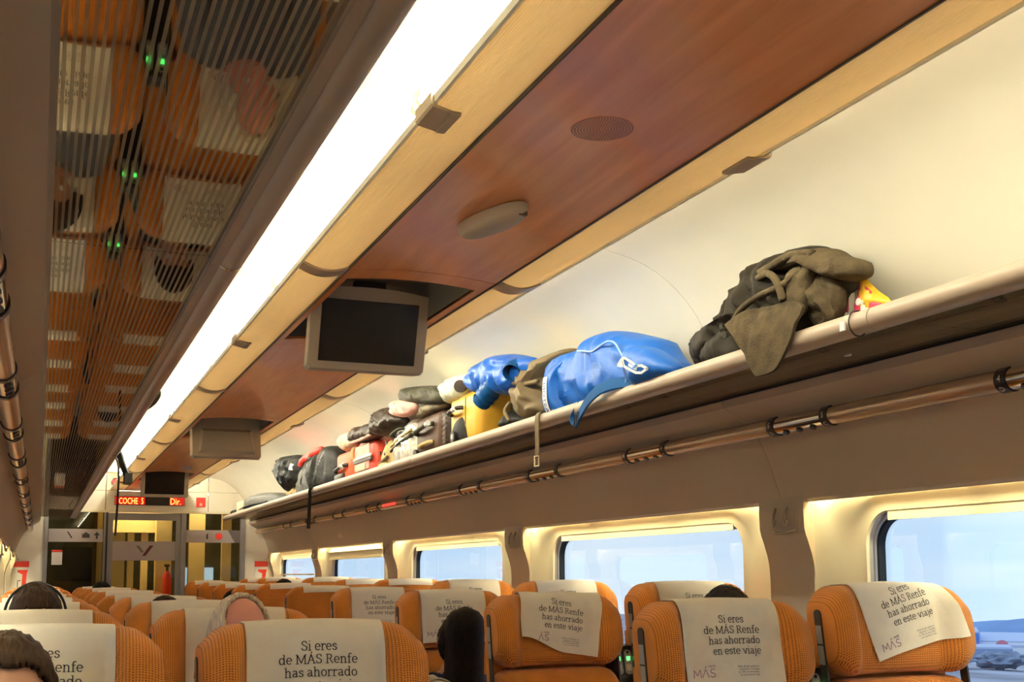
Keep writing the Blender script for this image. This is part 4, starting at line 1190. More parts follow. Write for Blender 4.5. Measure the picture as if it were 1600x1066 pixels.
def hair_shell(parent, hairm, front, sidez, backz, Rm, org, thick_=.014, ns=3.0, bald=None):
    D = head_dirs(); nv = len(D) - 1; nu = len(D[0])
    bmh = bmesh.new(); V = {}
    def vert(i, k):
        k %= nu
        if i in (0, nv): k = 0
        if (i, k) not in V:
            d = D[i][k]
            n = noise.noise(Vector((d[0] * 5, d[1] * 5, d[2] * 3)) * ns * .5 + Vector((org[0] * 9, 0, 0)))
            V[(i, k)] = bmh.verts.new(Rm @ head_pt(d, thick_ + .006 * n) + org)
        return V[(i, k)]
    for i in range(nv):
        for k in range(nu):
            d = Vector(D[i][k]) + Vector(D[i + 1][(k + 1) % nu]); d.normalize()
            f = -d.y
            if f > 0.40: thr = sidez + (front - sidez) * smooth01(.40, .70, f)
            else: thr = sidez + (backz - sidez) * smooth01(.0, .8, -f)
            thr += .10 * noise.noise(Vector((d.x * 9, d.y * 9, 3.0)))
            if bald and d.dot(Vector(bald[:3]).normalized()) > bald[3]: continue
            if d.z > thr:
                vs = [vert(i, k), vert(i, k + 1), vert(i + 1, k + 1), vert(i + 1, k)]
                u = []
                for q in vs:
                    if q not in u: u.append(q)
                if len(u) >= 3:
                    try: bmh.faces.new(u)
                    except ValueError: pass
    bmesh.ops.recalc_face_normals(bmh, faces=bmh.faces)
    bmesh.ops.solidify(bmh, geom=bmh.faces[:], thickness=thick_ * .9)
    me = bpy.data.meshes.new('hair'); bmh.to_mesh(me); bmh.free()
    for p in me.polygons: p.use_smooth = True
    me.materials.append(M[hairm])
    o = bpy.data.objects.new('hair', me); C.objects.link(o); o.parent = parent
    return o
def person(label, x, y, top, skin, shirt, hairm, nod=8, turn=0, front=.55, sidez=-.15, backz=-.65, lean=0.0, face=-1, group='seated passengers', bald=None):
    hc = Vector((0, 0, top - .122))
    Rm = Matrix.Rotation(radians(turn), 3, 'Z') @ Matrix.Rotation(radians(nod), 3, 'X')
    # body from a joint skeleton
    sh = top - .325; ch = top - .43
    J = [(lean * -.6, .06, .56), (lean * -.4, .10, (.56 + ch) / 2), (lean * -.25, .11, ch), (lean * -.1, .08, top - .27), (0, .03, top - .185)]
    R_ = [.135, .125, .140, .062, .050]
    E = [(0, 1), (1, 2), (2, 3), (3, 4)]
    for sg in (-1, 1):
        o = len(J); lx = lean * -.2
        J += [(lx + sg * .155, .09, sh), (lx + sg * .185, .02, sh - .24), (lx + sg * .12, -.18, .645), (lx + sg * .075, -.25, .625)]
        R_ += [.068, .046, .030, .036]
        E += [(2, o), (o, o + 1), (o + 1, o + 2), (o + 2, o + 3)]
        o = len(J); lx = lean * -.6
        J += [(lx + sg * .09, .02, .555), (lx + sg * .11, -.38, .56), (lx + sg * .11, -.42, .12), (lx + sg * .12, -.52, .05)]
        R_ += [.095, .068, .045, .040]
        E += [(0, o), (o, o + 1), (o + 1, o + 2), (o + 2, o + 3)]
    me = bpy.data.meshes.new('person'); me.from_pydata(J, E, [])
    ob = bpy.data.objects.new('person', me); C.objects.link(ob)
    md = ob.modifiers.new('skin', 'SKIN')
    for i, r in enumerate(R_): me.skin_vertices[0].data[i].radius = (r, r * (.8 if i < 3 else 1))
    me.skin_vertices[0].data[0].use_root = True
    ob.modifiers.new('sub', 'SUBSURF').levels = 2
    dg = bpy.context.evaluated_depsgraph_get()
    me2 = bpy.data.meshes.new_from_object(ob.evaluated_get(dg))
    bpy.data.objects.remove(ob); bpy.data.meshes.remove(me)
    vs = [tuple(v.co) for v in me2.vertices]; fs = [tuple(p.vertices) for p in me2.polygons]
    mids = []
    for p in me2.polygons:
        c = p.center
        mids.append(1 if (c.z < top - .255 and not (c.y < -.16 and c.z > .59)) else 0)
    bpy.data.meshes.remove(me2)
    D = head_dirs(); nv = len(D) - 1; nu = len(D[0]); o0 = len(vs)
    for i in range(nv + 1):
        for k in range(nu): vs.append(tuple(Rm @ head_pt(D[i][k]) + hc))
    for i in range(nv):
        for k in range(nu):
            a = o0 + i * nu + k; b = o0 + i * nu + (k + 1) % nu
            fs.append((a, b, b + nu, a + nu))
            d = D[i][k]
            mids.append(2 if (d[1] < -.6 and abs(d[0]) < .26 and -.60 < d[2] < -.44) else 0)
    for sg in (-1, 1):   # ears
        eb = MB().ball((sg * .081, .012, -.012), (.010, .020, .032), 10, 8)
        o = len(vs); vs += [tuple(Rm @ Vector(p) + hc) for p in eb.v]; fs += [tuple(i + o for i in f) for f in eb.f]; mids += [0] * len(eb.f)
    mb = MB().add(vs, fs)
    pr = mb.build('person', [skin, shirt, 'skin_lips'], None, smooth=True)
    for p, mi in zip(pr.data.polygons, mids): p.material_index = mi
    eyes = MB()
    for sg in (-1, 1):
        e_ = MB().ball((sg * .032, -.080, .006), .0125, 12, 8)
        eyes.add([tuple(Rm @ Vector(p) + hc) for p in e_.v], e_.f)
    eyes.build('eyes', 'eye_white', pr, smooth=True)
    if hairm: hair_shell(pr, hairm, front, sidez, backz, Rm, hc, bald=bald)
    pr.location = (x, y, 0.0)
    if face > 0: pr.rotation_euler = (0, 0, pi)
    tag(pr, label, 'person', group)
    return pr, Rm, hc
person('man with receding dark hair sitting in the nearest seat at the window on the left', -1.185, 2.345, 1.172, 'skin_tan', 'cloth_navy', 'hair_brown', nod=10, turn=10, front=.68, sidez=-.25, backz=-.75, lean=-.08)
person('pink scalped passenger with pale blond hair behind the nearest aisle seat', -0.590, 3.47, 1.222, 'skin_pink', 'cloth_grey', 'hair_blond', nod=26, turn=6, front=.80, sidez=-.1, backz=-.7, bald=(.10, -.55, .80, .62))
p3, R3, h3 = person('dark haired passenger wearing thin black headphones in the left window column', -1.142, 4.60, 1.252, 'skin_tan', 'cloth_grey', 'hair_brown', nod=22, front=.55)
band = MB()
arc = []
for k in range(25):
    a = radians(-12 + 204 * k / 24)
    arc.append(tuple(R3 @ Vector((.104 * cos(a), .015, .135 * sin(a) * (.95))) + h3))
band.tube(arc, .0048, 8)
hp = band.build('headphone_band', 'dark_plastic', p3, smooth=True)
cups = MB()
for sg in (-1, 1):
    c0 = MB().tube([(sg * .088, .012, -.015), (sg * .110, .012, -.015)], [.032, .028], 16)
    cups.add([tuple(R3 @ Vector(p) + h3) for p in c0.v], c0.f)
cups.build('ear_cups', 'dark_plastic', p3, smooth=40)
p4, R4, h4 = person('passenger hidden behind long straight black hair at the right aisle', 0.513, 4.68, 1.120, 'skin_tan', 'cloth_navy', 'hair_dark', nod=48, front=.2, sidez=-.5, backz=-.9)
rings = []
for i in range(22):
    t = i / 21; z = 1.146 - .45 * t
    dome = sqrt(max(.004, 1 - (1 - min(1, t / .17)) ** 2)); rx = .080 * dome * (1 + .04 * t); ry = .100 * dome * (1 - .15 * t)
    ring = []
    for k in range(36):
        a = 2 * pi * k / 36
        wv = 1 + .045 * noise.noise(Vector((cos(a) * 5, sin(a) * 5, t * .8)))
        ring.append((rx * cos(a) * wv, -.075 + ry * sin(a) * wv + .02 * t, z))
    rings.append(ring)
MB().rings(rings).build('long_hair', 'hair_dark', p4, smooth=True)
person('dark haired passenger whose crown shows above the nearest right aisle seat', 1.146, 3.62, 1.232, 'skin_tan', 'cloth_navy', 'hair_dark', nod=26, front=.5)
person('brown haired passenger in the fourth row of the left aisle column', -0.585, 5.70, 1.180, 'skin_tan', 'cloth_green', 'hair_brown', nod=24, front=.5)
person('dark haired passenger leaning into the aisle far down the right side', 0.36, 9.85, 1.150, 'skin_tan', 'cloth_grey', 'hair_dark', nod=15, front=.5, lean=-.22, face=1)
person('dark haired passenger facing the far door in the left aisle column', -0.640, 10.45, 1.225, 'skin_tan', 'cloth_navy', 'hair_dark', nod=5, front=.5, face=1)
person('black haired passenger facing the far door in the right aisle column', 0.610, 8.98, 1.240, 'skin_tan', 'cloth_navy', 'hair_dark', nod=5, front=.5, face=1)

# ------------------------------------------------------------------ luggage
mat('olive_fleece', (0.088, 0.066, 0.038, 1), rough=0.95, spec=0.1, noise_amt=0.28, noise_scale=26, bump=0.4, bump_scale=160)
mat('olive_lining', (0.022, 0.017, 0.011, 1), rough=0.6, spec=0.12, noise_amt=0.15)
mat('blue_nylon', (0.006, 0.095, 0.42, 1), rough=0.45, spec=0.3, noise_amt=0.06, bump=0.2, bump_scale=9)
mat('blue_strap', (0.005, 0.075, 0.24, 1), rough=0.7, spec=0.2)
mat('blue_piping', (0.30, 0.50, 0.85, 1), rough=0.5)
mat('white_print', (0.85, 0.87, 0.86, 1), rough=0.5)
mat('olive_canvas', (0.165, 0.118, 0.058, 1), rough=0.62, spec=0.35, noise_amt=0.12, bump=0.3, bump_scale=24)
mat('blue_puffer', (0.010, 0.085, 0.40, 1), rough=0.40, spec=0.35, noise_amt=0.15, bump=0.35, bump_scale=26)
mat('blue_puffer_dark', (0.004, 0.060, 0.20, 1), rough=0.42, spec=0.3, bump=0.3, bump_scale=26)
mat('navy_hole', (0.004, 0.010, 0.024, 1), rough=0.6)
mat('yellow_shell', (0.66, 0.36, 0.030, 1), rough=0.42, spec=0.45, noise_amt=0.04)
mat('black_fabric', (0.008, 0.008, 0.007, 1), rough=0.6, spec=0.2, noise_amt=0.2, bump=0.3, bump_scale=30)
mat('brown_shell', (0.070, 0.034, 0.020, 1), rough=0.5, spec=0.25, noise_amt=0.06)
mat('silver_cloth', (0.78, 0.76, 0.68, 1), rough=0.30, metal=0.3, noise_amt=0.12, bump=0.7, bump_scale=28)
mat('pale_green', (0.60, 0.62, 0.48, 1), rough=0.6, noise_amt=0.08, bump=0.4, bump_scale=22)
mat('dark_olive', (0.040, 0.036, 0.020, 1), rough=0.6, spec=0.25, noise_amt=0.1, bump=0.3, bump_scale=25)
mat('pink_cloth', (0.78, 0.42, 0.36, 1), rough=0.85, noise_amt=0.06, bump=0.3, bump_scale=25)
mat('camo_cloth', (0.30, 0.24, 0.15, 1), rough=0.8, noise_amt=0.75, noise_scale=14, bump=0.3, bump_scale=25)
mat('tan_canvas', (0.52, 0.38, 0.17, 1), rough=0.8, noise_amt=0.08, bump=0.3, bump_scale=25)
mat('coat_brown', (0.030, 0.017, 0.010, 1), rough=0.5, spec=0.3, noise_amt=0.2, bump=0.4, bump_scale=20)
mat('red_shell', (0.72, 0.075, 0.045, 1), rough=0.38, spec=0.5)
mat('orange_red', (0.80, 0.13, 0.05, 1), rough=0.5)
mat('plush_cream', (0.74, 0.60, 0.42, 1), rough=0.95, bump=0.6, bump_scale=60)
mat('grey_cloth', (0.11, 0.11, 0.10, 1), rough=0.6, noise_amt=0.15, bump=0.3, bump_scale=25)
mat('snack_yellow', (0.80, 0.46, 0.02, 1), rough=0.35)
mat('snack_magenta', (0.50, 0.035, 0.09, 1), rough=0.35)
mat('cream_bag', (0.72, 0.62, 0.44, 1), rough=0.9, bump=0.4, bump_scale=40)

def resample(poly, center, n=72, soft=.7):
    # radius of a closed outline along n directions from its centre
    P = [Vector(p) for p in poly]; m = len(P); c = Vector(center); dense = []
    for i in range(m):
        p0, p1, p2, p3 = P[i - 1], P[i], P[(i + 1) % m], P[(i + 2) % m]
        for k in range(5):
            t = k / 5
            q = 0.5 * ((2 * p1) + (p2 - p0) * t + (2 * p0 - 5 * p1 + 4 * p2 - p3) * t * t + (3 * p1 - p0 - 3 * p2 + p3) * t ** 3)
            dense.append(q * soft + (p1 + (p2 - p1) * t) * (1 - soft))
    out_ = []
    for k in range(n):
        d = Vector((cos(2 * pi * k / n), sin(2 * pi * k / n))); best = None
        for i in range(len(dense)):
            a = dense[i] - c; b = dense[(i + 1) % len(dense)] - c; e = b - a
            den = d.x * e.y - d.y * e.x
            if abs(den) < 1e-12: continue
            t = (a.x * e.y - a.y * e.x) / den; u = (a.x * d.y - a.y * d.x) / den
            if t > 0 and -1e-6 <= u <= 1 + 1e-6 and (best is None or t > best): best = t
        out_.append(best if best else 0.01)
    return out_
def ridged(p, k, seed):
    v = Vector((p[0] * k + seed, p[1] * k - seed * .7, seed * 1.3))
    wq = Vector((noise.noise(v * .6 + Vector((7, 1, 3))), noise.noise(v * .6 + Vector((2, 9, 5))), 0)) * .8
    a = 1 - abs(noise.noise(v + wq)) * 2.2
    b = noise.noise((v + wq) * 2.1)
    return max(-.2, a) * .7 + b * .35
def lump(name, poly, X0, front, back, material, parent=None, fold=0.0, fk=9.0, seed=1.0, nr=18, n=72, pw=2.2, center=None, zmin=None, aniso=0.0, side=1, soft=.7):
    if center is None:
        # area centroid
        A = cx_ = cy_ = 0
        for i in range(len(poly)):
            x0, y0 = poly[i - 1]; x1, y1 = poly[i]; q = x0 * y1 - x1 * y0
            A += q; cx_ += (x0 + x1) * q; cy_ += (y0 + y1) * q
        center = (cx_ / (3 * A), cy_ / (3 * A))
    rad = resample(poly, center, n, soft)
    V = []; F = []
    for sd, T in ((-1, front), (1, back)):
        o = len(V)
        V.append(None)
        for i in range(0, nr + 1):
            r = sin(pi / 2 * i / nr)
            for k in range(n):
                a = 2 * pi * k / n
                Y = center[0] + cos(a) * rad[k] * r; Z = center[1] + sin(a) * rad[k] * r
                dep = T * max(0.0, 1 - r ** pw) ** (1 / pw) 
                if sd < 0 and fold:
                    q = (Y * cos(aniso) + Z * sin(aniso), (-Y * sin(aniso) + Z * cos(aniso)) * 2.0) if aniso else (Y, Z)
                    dep += fold * ridged(q, fk, seed) * (1 - r ** 6)
                    dep = max(dep, 0.0)
                if zmin is not None: Z = max(Z, zmin)
                V.append((X0 + side * sd * dep, Y, Z))
        V[o] = (sum(V[o + 1 + k][0] for k in range(n)) / n, center[0], center[1])
        for i in range(1, nr + 1):
            for k in range(n):
                a = o + 1 + (i - 1) * n + k; b = o + 1 + (i - 1) * n + (k + 1) % n
                if i == 1: F.append((o, o + 1 + n + k, o + 1 + n + (k + 1) % n))
                else: F.append((a, b, b + n, a + n))
    mb = MB().add(V, F)
    ob = mb.build(name, material, parent, smooth=True)
    bmm = bmesh.new(); bmm.from_mesh(ob.data)
    bmesh.ops.remove_doubles(bmm, verts=bmm.verts, dist=1e-5)
    bmesh.ops.delete(bmm, geom=[v for v in bmm.verts if not v.link_faces], context='VERTS')
    bmesh.ops.recalc_face_normals(bmm, faces=bmm.faces); bmm.to_mesh(ob.data); bmm.free()
    for p in ob.data.polygons: p.use_smooth = True
    return ob
def rbox(name, x0, x1, y0, y1, z0, z1, r, material, parent, seg=4):
    bmm = bmesh.new()
    bmesh.ops.create_cube(bmm, size=1.0, matrix=Matrix.Translation(((x0 + x1) / 2, (y0 + y1) / 2, (z0 + z1) / 2)) @ Matrix.Diagonal((x1 - x0, y1 - y0, z1 - z0, 1)))
    bmesh.ops.bevel(bmm, geom=bmm.edges[:], offset=r, segments=seg, affect='EDGES', profile=.5)
    me = bpy.data.meshes.new(name); bmm.to_mesh(me); bmm.free()
    for p in me.polygons: p.use_smooth = True
    me.set_sharp_from_angle(angle=radians(40))
    me.materials.append(M[material])
    o = bpy.data.objects.new(name, me); C.objects.link(o); o.parent = parent
    return o
W = lambda xr: xr - 1.137          # distance from the eye plane -> car coordinate

# dark olive fleece jacket thrown on the rack, corner hanging over the rail
t = thing('jacket', 'dark olive fleece jacket heaped on the right rack with a corner hanging down', 'jacket')
lump('body', POLY['jacket'], W(2.07), .105, .14, 'olive_lining', t, fold=.055, fk=8.5, seed=3.1, nr=34, n=120, zmin=GT, aniso=.9)
lump('hood', POLY['jacket_fold'], W(2.01), .075, .07, 'olive_fleece', t, fold=.034, fk=12, seed=5.7, nr=26, n=120, aniso=.35)
lump('side_panel', POLY['jacket_side'], W(1.985), .026, .05, 'olive_fleece', t, fold=.030, fk=12, seed=2.9, nr=18, n=80, aniso=1.2)
lump('lower_fold', POLY['jacket_low'], W(2.0), .055, .05, 'olive_lining', t, fold=.018, fk=8, seed=6.3, nr=18, n=80, zmin=GT, aniso=.6)
lump('lapel', POLY['jacket_lapel'], W(1.945), .028, .03, 'olive_fleece', t, fold=.012, fk=14, seed=2.0)
def panel_sheet(name, poly, surf, material, parent, th=.006, n=60, nr=14, fold=.006, fk=12, seed=1.0):
    A = cx_ = cy_ = 0
    for i in range(len(poly)):
        x0, y0 = poly[i - 1]; x1, y1 = poly[i]; q = x0 * y1 - x1 * y0
        A += q; cx_ += (x0 + x1) * q; cy_ += (y0 + y1) * q
    c = (cx_ / (3 * A), cy_ / (3 * A)); rad = resample(poly, c, n)
    V = []; F = []
    for lay in (0, 1):
        o = len(V)
        for i in range(nr + 1):
            r = i / nr
            for k in range(n):
                a = 2 * pi * k / n; Y = c[0] + cos(a) * rad[k] * r; Z = c[1] + sin(a) * rad[k] * r
                hem = .004 * smooth01(.88, .94, r) if lay == 0 else 0
                x = surf(Y, Z) + (-th - hem if lay == 0 else 0) + fold * ridged((Y, Z), fk, seed)
                V.append((x, Y, Z))
        for i in range(1, nr + 1):
            for k in range(n):
                p = o + (i - 1) * n + k; q = o + (i - 1) * n + (k + 1) % n
                F.append((p, q, q + n, p + n))
    oo = (nr + 1) * n
    for k in range(n):
        a = nr * n + k; b = nr * n + (k + 1) % n
        F.append((a, b, oo + b, oo + a))
    ob = MB().add(V, F).build(name, material, parent, smooth=50)
    bmm = bmesh.new(); bmm.from_mesh(ob.data); bmesh.ops.remove_doubles(bmm, verts=bmm.verts, dist=1e-5)
    bmesh.ops.recalc_face_normals(bmm, faces=bmm.faces); bmm.to_mesh(ob.data); bmm.free()
    for p in ob.data.polygons: p.use_smooth = True
    return ob
def flap_surf(Y, Z):      # hangs in front of the rail, leans back above it
    return .760 + max(0, Z - 1.96) * .22
panel_sheet('hanging_flap', POLY['jacket_flap'], flap_surf, 'olive_fleece', t, fold=.012, fk=9, seed=4.2)
def roll(pts, r, name, material, parent): return MB().tube(curve_pts(pts, 6), r, 10).build(name, material, parent, smooth=True)
roll([(.80, 2.99, 2.035), (.775, 2.90, 2.06), (.765, 2.80, 2.075), (.775, 2.70, 2.085), (.80, 2.63, 2.12)], [.010] * 4 * 6 + [.010], 'fold_edge', 'olive_fleece', t)
roll([(.83, 2.92, 2.15), (.80, 2.84, 2.145), (.775, 2.76, 2.135), (.77, 2.71, 2.10), (.775, 2.69, 2.04)], [.011] * 25, 'fold_edge', 'olive_fleece', t)
roll([(.815, 2.86, 2.165), (.79, 2.76, 2.16), (.785, 2.66, 2.165), (.80, 2.58, 2.15)], [.012] * 19, 'fold_edge', 'olive_fleece', t)
settle(t, (.95, 2.95, GT))

t = thing('snack_bag', 'triangular yellow and magenta snack bag standing on the rack beside the olive jacket', 'bag')
sx_ = W(2.045)
lump('packet', POLY['snack'], sx_, .020, .016, 'snack_yellow', t, fold=.004, fk=40, seed=2, zmin=GT, nr=10, n=90, soft=.05, pw=1.6)
def on_packet(pts, name, m, dx, nn=40):
    lump(name, pts, sx_ - dx, .003, .0, m, t, nr=5, n=nn, soft=.2, pw=4)
on_packet([(2.508, 2.062), (2.478, 2.040), (2.455, 2.020), (2.475, 2.018), (2.520, 2.026), (2.513, 2.045)], 'printed_field', 'snack_magenta', .012)
on_packet([(2.520, 2.020), (2.498, 2.026), (2.505, 1.995), (2.487, 1.985), (2.470, 1.962), (2.515, 1.955), (2.532, 1.965), (2.530, 1.99)], 'printed_field', 'snack_magenta', .017)
on_packet([(2.470, 1.998), (2.445, 1.992), (2.420, 1.984), (2.425, 1.976), (2.45, 1.972), (2.468, 1.980)], 'printed_field', 'snack_magenta', .016)
for cx_, cz_, r_ in ((2.507, 2.006, .011), (2.491, 2.000, .008), (2.489, 1.985, .010), (2.476, 1.976, .009), (2.462, 1.968, .007)):
    on_packet([(cx_ + r_ * cos(q), cz_ + r_ * sin(q)) for q in [2 * pi * k / 10 for k in range(10)]], 'printed_spot', 'paper_white', .0195, 16)
settle(t, (W(2.06), 2.47, GT))
t = thing('snack_bag', 'scrap of magenta and white packet behind the right end of the olive jacket', 'bag')
lump('packet', POLY['snack2'] + [(2.76, GT), (2.70, GT)], W(2.16), .02, .02, 'paper_white', t, nr=8, n=40, center=(2.72, 2.05))
lump('printed_field', [(2.71, 2.09), (2.722, 2.075), (2.745, 2.06), (2.75, 2.03), (2.715, 2.03)], W(2.155), .022, .0, 'snack_magenta', t, nr=6, n=30)
settle(t, (W(2.16), 2.72, GT))
t = thing('cable_tie', 'thin dark cable tie with a white tag around the right rack rail', 'tie')
MB().tube([(.801 + .0335 * cos(a), 2.405 + .006 * cos(a), 1.919 + .0335 * sin(a)) for a in [2 * pi * k / 32 for k in range(33)]], .0022, 6).build('loop', 'dark_plastic', t, smooth=True)
MB().box(.764, .768, 2.412, 2.432, 1.900, 1.925).build('tag', 'white_print', t)
settle(t, (.801, 2.405, 1.919))

# blue sports backpack
t = thing('backpack', 'bright blue sports backpack with white emblem lying on the right rack', 'backpack')
lump('body', POLY['bluebag'], W(2.05), .110, .12, 'blue_nylon', t, fold=.030, fk=6.5, seed=8.3, nr=30, n=110, pw=2.8, zmin=GT, aniso=1.2)
lump('base_band', POLY['blueband'], W(2.04), .135, .08, 'blue_nylon', t, nr=14, n=72, pw=3.0, zmin=GT)
lump('pocket', POLY['bluepocket'], W(1.955), .065, .05, 'blue_nylon', t, fold=.008, fk=9, seed=1.4, nr=18, n=80, pw=2.6, zmin=GT + .002)
def bag_x(Y, Z):   # rough front skin of the pocket
    return W(1.965) - .050
lo = [(y, z) for y, z in POLY['logo_out']]
def flat_poly(pts, X, th=.002):
    return MB().rings([[(X, y, z) for y, z in pts], [(X + th, y, z) for y, z in pts]])
def poly_strip(a, b, wd, X):
    a = Vector(a); b = Vector(b); d = (b - a).normalized(); nn = Vector((-d.y, d.x)) * wd / 2
    a = a - d * wd * .3; b = b + d * wd * .3
    return [tuple(a - nn), tuple(b - nn), tuple(b + nn), tuple(a + nn)]
lx = W(1.955) - .071
fy = lambda y, z: (3.545 + (y - 3.40) * 1.05, 1.997 + (z - 1.965) * 1.05)
em = MB()
L_ = [(3.505, 1.984), (3.468, 2.003), (3.445, 1.998), (3.404, 1.978), (3.370, 1.960), (3.335, 1.955), (3.295, 1.938), (3.335, 1.931), (3.374, 1.938), (3.418, 1.956), (3.458, 1.974), (3.505, 1.984)]
for a, b in zip(L_, L_[1:]): em.add(*[(lambda q: ([(lx, y, z) for y, z in q] + [(lx + .003, y, z) for y, z in q], [(0, 1, 2, 3), (4, 7, 6, 5), (0, 4, 5, 1), (1, 5, 6, 2), (2, 6, 7, 3), (3, 7, 4, 0)]))(poly_strip(fy(*a), fy(*b), .009, lx))][0])
for a, b in (((3.468, 2.0), (3.458, 1.976)), ((3.490, 1.990), (3.462, 1.985)), ((3.420, 1.972), (3.372, 1.950)), ((3.372, 1.950), (3.360, 1.960))):
    em.add(*[(lambda q: ([(lx, y, z) for y, z in q] + [(lx + .003, y, z) for y, z in q], [(0, 1, 2, 3), (4, 7, 6, 5), (0, 4, 5, 1), (1, 5, 6, 2), (2, 6, 7, 3), (3, 7, 4, 0)]))(poly_strip(fy(*a), fy(*b), .009, lx))][0])
em.build('emblem', 'white_print', t)
bt = MB()
yb_, bx_ = 4.335, W(1.995) - .079
bx_ = None
def band_x(z):
    r = min(.98, abs(z - 2.028) / .125)
    return W(2.04) - .137 * (1 - r ** 3) ** (1 / 3)
zz_ = [1.925 + .16 * k / 16 for k in range(17)]
bt.rings([[(band_x(z) - .001, yb_ - .017, z), (band_x(z) - .001, yb_ + .021, z), (band_x(z) - .004, yb_ + .021, z), (band_x(z) - .004, yb_ - .017, z)] for z in zz_])
bt.build('name_patch', 'white_print', t)
bl_ = MB(); lettering(bl_, 'ASTORE', .034, lambda u, v: (band_x(1.936 + u * 1.08) - .0048, yb_ + .014 - v, 1.936 + u * 1.08)); bl_.build('name_lettering', 'blue_nylon', t)
MB().tube(curve_pts([(W(1.925), y, z) for y, z in POLY['piping']], 5), .0035, 6).build('piping', 'blue_piping', t, smooth=True)
pts = curve_pts([(W(1.965), 3.60, 1.955), (W(1.915), 3.70, 1.962), (W(1.892), 3.80, 1.955), (W(1.882), 3.885, 1.925), (W(1.885), 3.955, 1.89), (W(1.890), 4.02, 1.852)], 5)
MB().ribbon(pts, [(0.15, .35, .9)] * len(pts), .042, .008).build('shoulder_strap', 'blue_strap', t, smooth=30)
pts = curve_pts([(W(1.89), 4.02, 1.852), (W(1.90), 4.05, 1.853), (W(1.91), 4.085, 1.872), (W(1.915), 4.09, 1.90), (W(1.93), 4.05, 1.945)], 5)
MB().ribbon(pts, [(0.9, .2, .2)] * len(pts), .026, .004).build('webbing_loop', 'blue_strap', t, smooth=30)
for q in range(3):
    yy = 3.975 + .018 * q
    MB().box(W(1.878), W(1.884), yy - .004, yy + .004, 1.855 - .008 * q, 1.893 - .010 * q).build('webbing_bar', 'navy_hole', t)
settle(t, (W(2.06), 4.0, GT))

# olive rucksack with a strap over the rail
t = thing('rucksack', 'olive brown canvas rucksack wedged behind the blue backpack with hanging strap', 'backpack')
lump('body', POLY['olive'], W(2.07), .135, .12, 'olive_canvas', t, fold=.040, fk=6.5, seed=6.6, nr=28, n=100, pw=2.3, zmin=GT, aniso=.5)
roll([(W(1.96), 4.84, 2.13), (W(1.93), 4.74, 2.125), (W(1.93), 4.62, 2.10), (W(1.95), 4.52, 2.10)], [.010] * 19, 'seam', 'olive_canvas', t)
roll([(W(1.97), 4.885, 2.06), (W(1.95), 4.90, 2.02), (W(1.96), 4.87, 1.97)], [.009] * 13, 'seam', 'olive_canvas', t)
pts = curve_pts([(W(1.965), 4.44, 1.95), (W(1.93), 4.43, 1.953), (W(1.903), 4.42, 1.935), (W(1.899), 4.415, 1.88), (W(1.900), 4.415, 1.80), (W(1.901), 4.42, 1.755)], 5)
MB().ribbon(pts, [(0, 1, 0)] * len(pts), .036, .004).build('hanging_strap', 'olive_canvas', t, smooth=30)
MB().tube([(W(1.90), 4.398, 1.765), (W(1.90), 4.398, 1.725), (W(1.90), 4.442, 1.725), (W(1.90), 4.442, 1.765), (W(1.90), 4.398, 1.765)], .004, 6).build('buckle', 'chrome', t)
settle(t, (W(2.07), 4.7, GT))

def handle(parent, X, ya, za, yb2, zb2, out_, r=.011, m='dark_plastic', name='handle'):
    # carry handle on an aisle-facing side
    a = Vector((X, ya, za)); b = Vector((X, yb2, zb2)); d = b - a
    pts = [a, a + d * .10 + Vector((-out_ * .8, 0, 0)), a + d * .3 + Vector((-out_, 0, 0)), a + d * .7 + Vector((-out_, 0, 0)), a + d * .9 + Vector((-out_ * .8, 0, 0)), b]
    return MB().tube(curve_pts(pts, 5), r, 10).build(name, m, parent, smooth=True)

# yellow suitcase
t = thing('suitcase', 'yellow hard suitcase with black corner fittings under the blue puffer jacket', 'suitcase')
rbox('shell', W(1.975), W(2.17), 5.33, 5.76, GT + .012, GT + .285, .045, 'yellow_shell', t, 6)
MB().rings([[(x, 5.50, z) for x, z in ((W(1.972), GT + .05), (W(1.972), GT + .25), (W(2.01), GT + .288), (W(2.14), GT + .288), (W(2.173), GT + .25), (W(2.173), GT + .05))], [(x, 5.507, z) for x, z in ((W(1.972), GT + .05), (W(1.972), GT + .25), (W(2.01), GT + .288), (W(2.14), GT + .288), (W(2.173), GT + .25), (W(2.173), GT + .05))]]).build('zip_line', 'olive_canvas', t)
handle(t, W(1.973), 5.70, GT + .185, 5.54, GT + .205, .035, .011, 'dark_plastic')
MB().tube([(W(1.938), 5.60, GT + .198), (W(1.938), 5.555, GT + .203)], .013, 10).build('luggage_tag', 'white_print', t, smooth=40)
lump('wheel_housing', [(5.70, GT + .10), (5.64, GT + .15), (5.55, GT + .16), (5.50, GT + .11), (5.47, GT + .03), (5.55, GT + .01), (5.66, GT + .03)], W(1.985), .035, .02, 'black_fabric', t, nr=10, n=48)
MB().tube([(W(1.955), 5.60, GT + .06), (W(1.935), 5.60, GT + .06)], .03, 16).build('wheel', 'dark_plastic', t, smooth=40)
MB().tube([(W(1.9345), 5.60, GT + .06), (W(1.9335), 5.60, GT + .06)], .014, 12).build('wheel_hub', 'label_grey', t)
MB().box(W(2.0), W(2.15), 5.36, 5.74, GT, GT + .02).build('feet', 'dark_plastic', t)
settle(t, (W(2.07), 5.55, GT))
t = thing('soft_bag', 'small black folded cloth bag between the yellow suitcase and the olive rucksack', 'bag')
lump('body', POLY['darkfold'], W(2.05), .085, .08, 'black_fabric', t, fold=.03, fk=9, seed=3, nr=16, n=60, zmin=GT)
settle(t, (W(2.05), 4.9, GT))

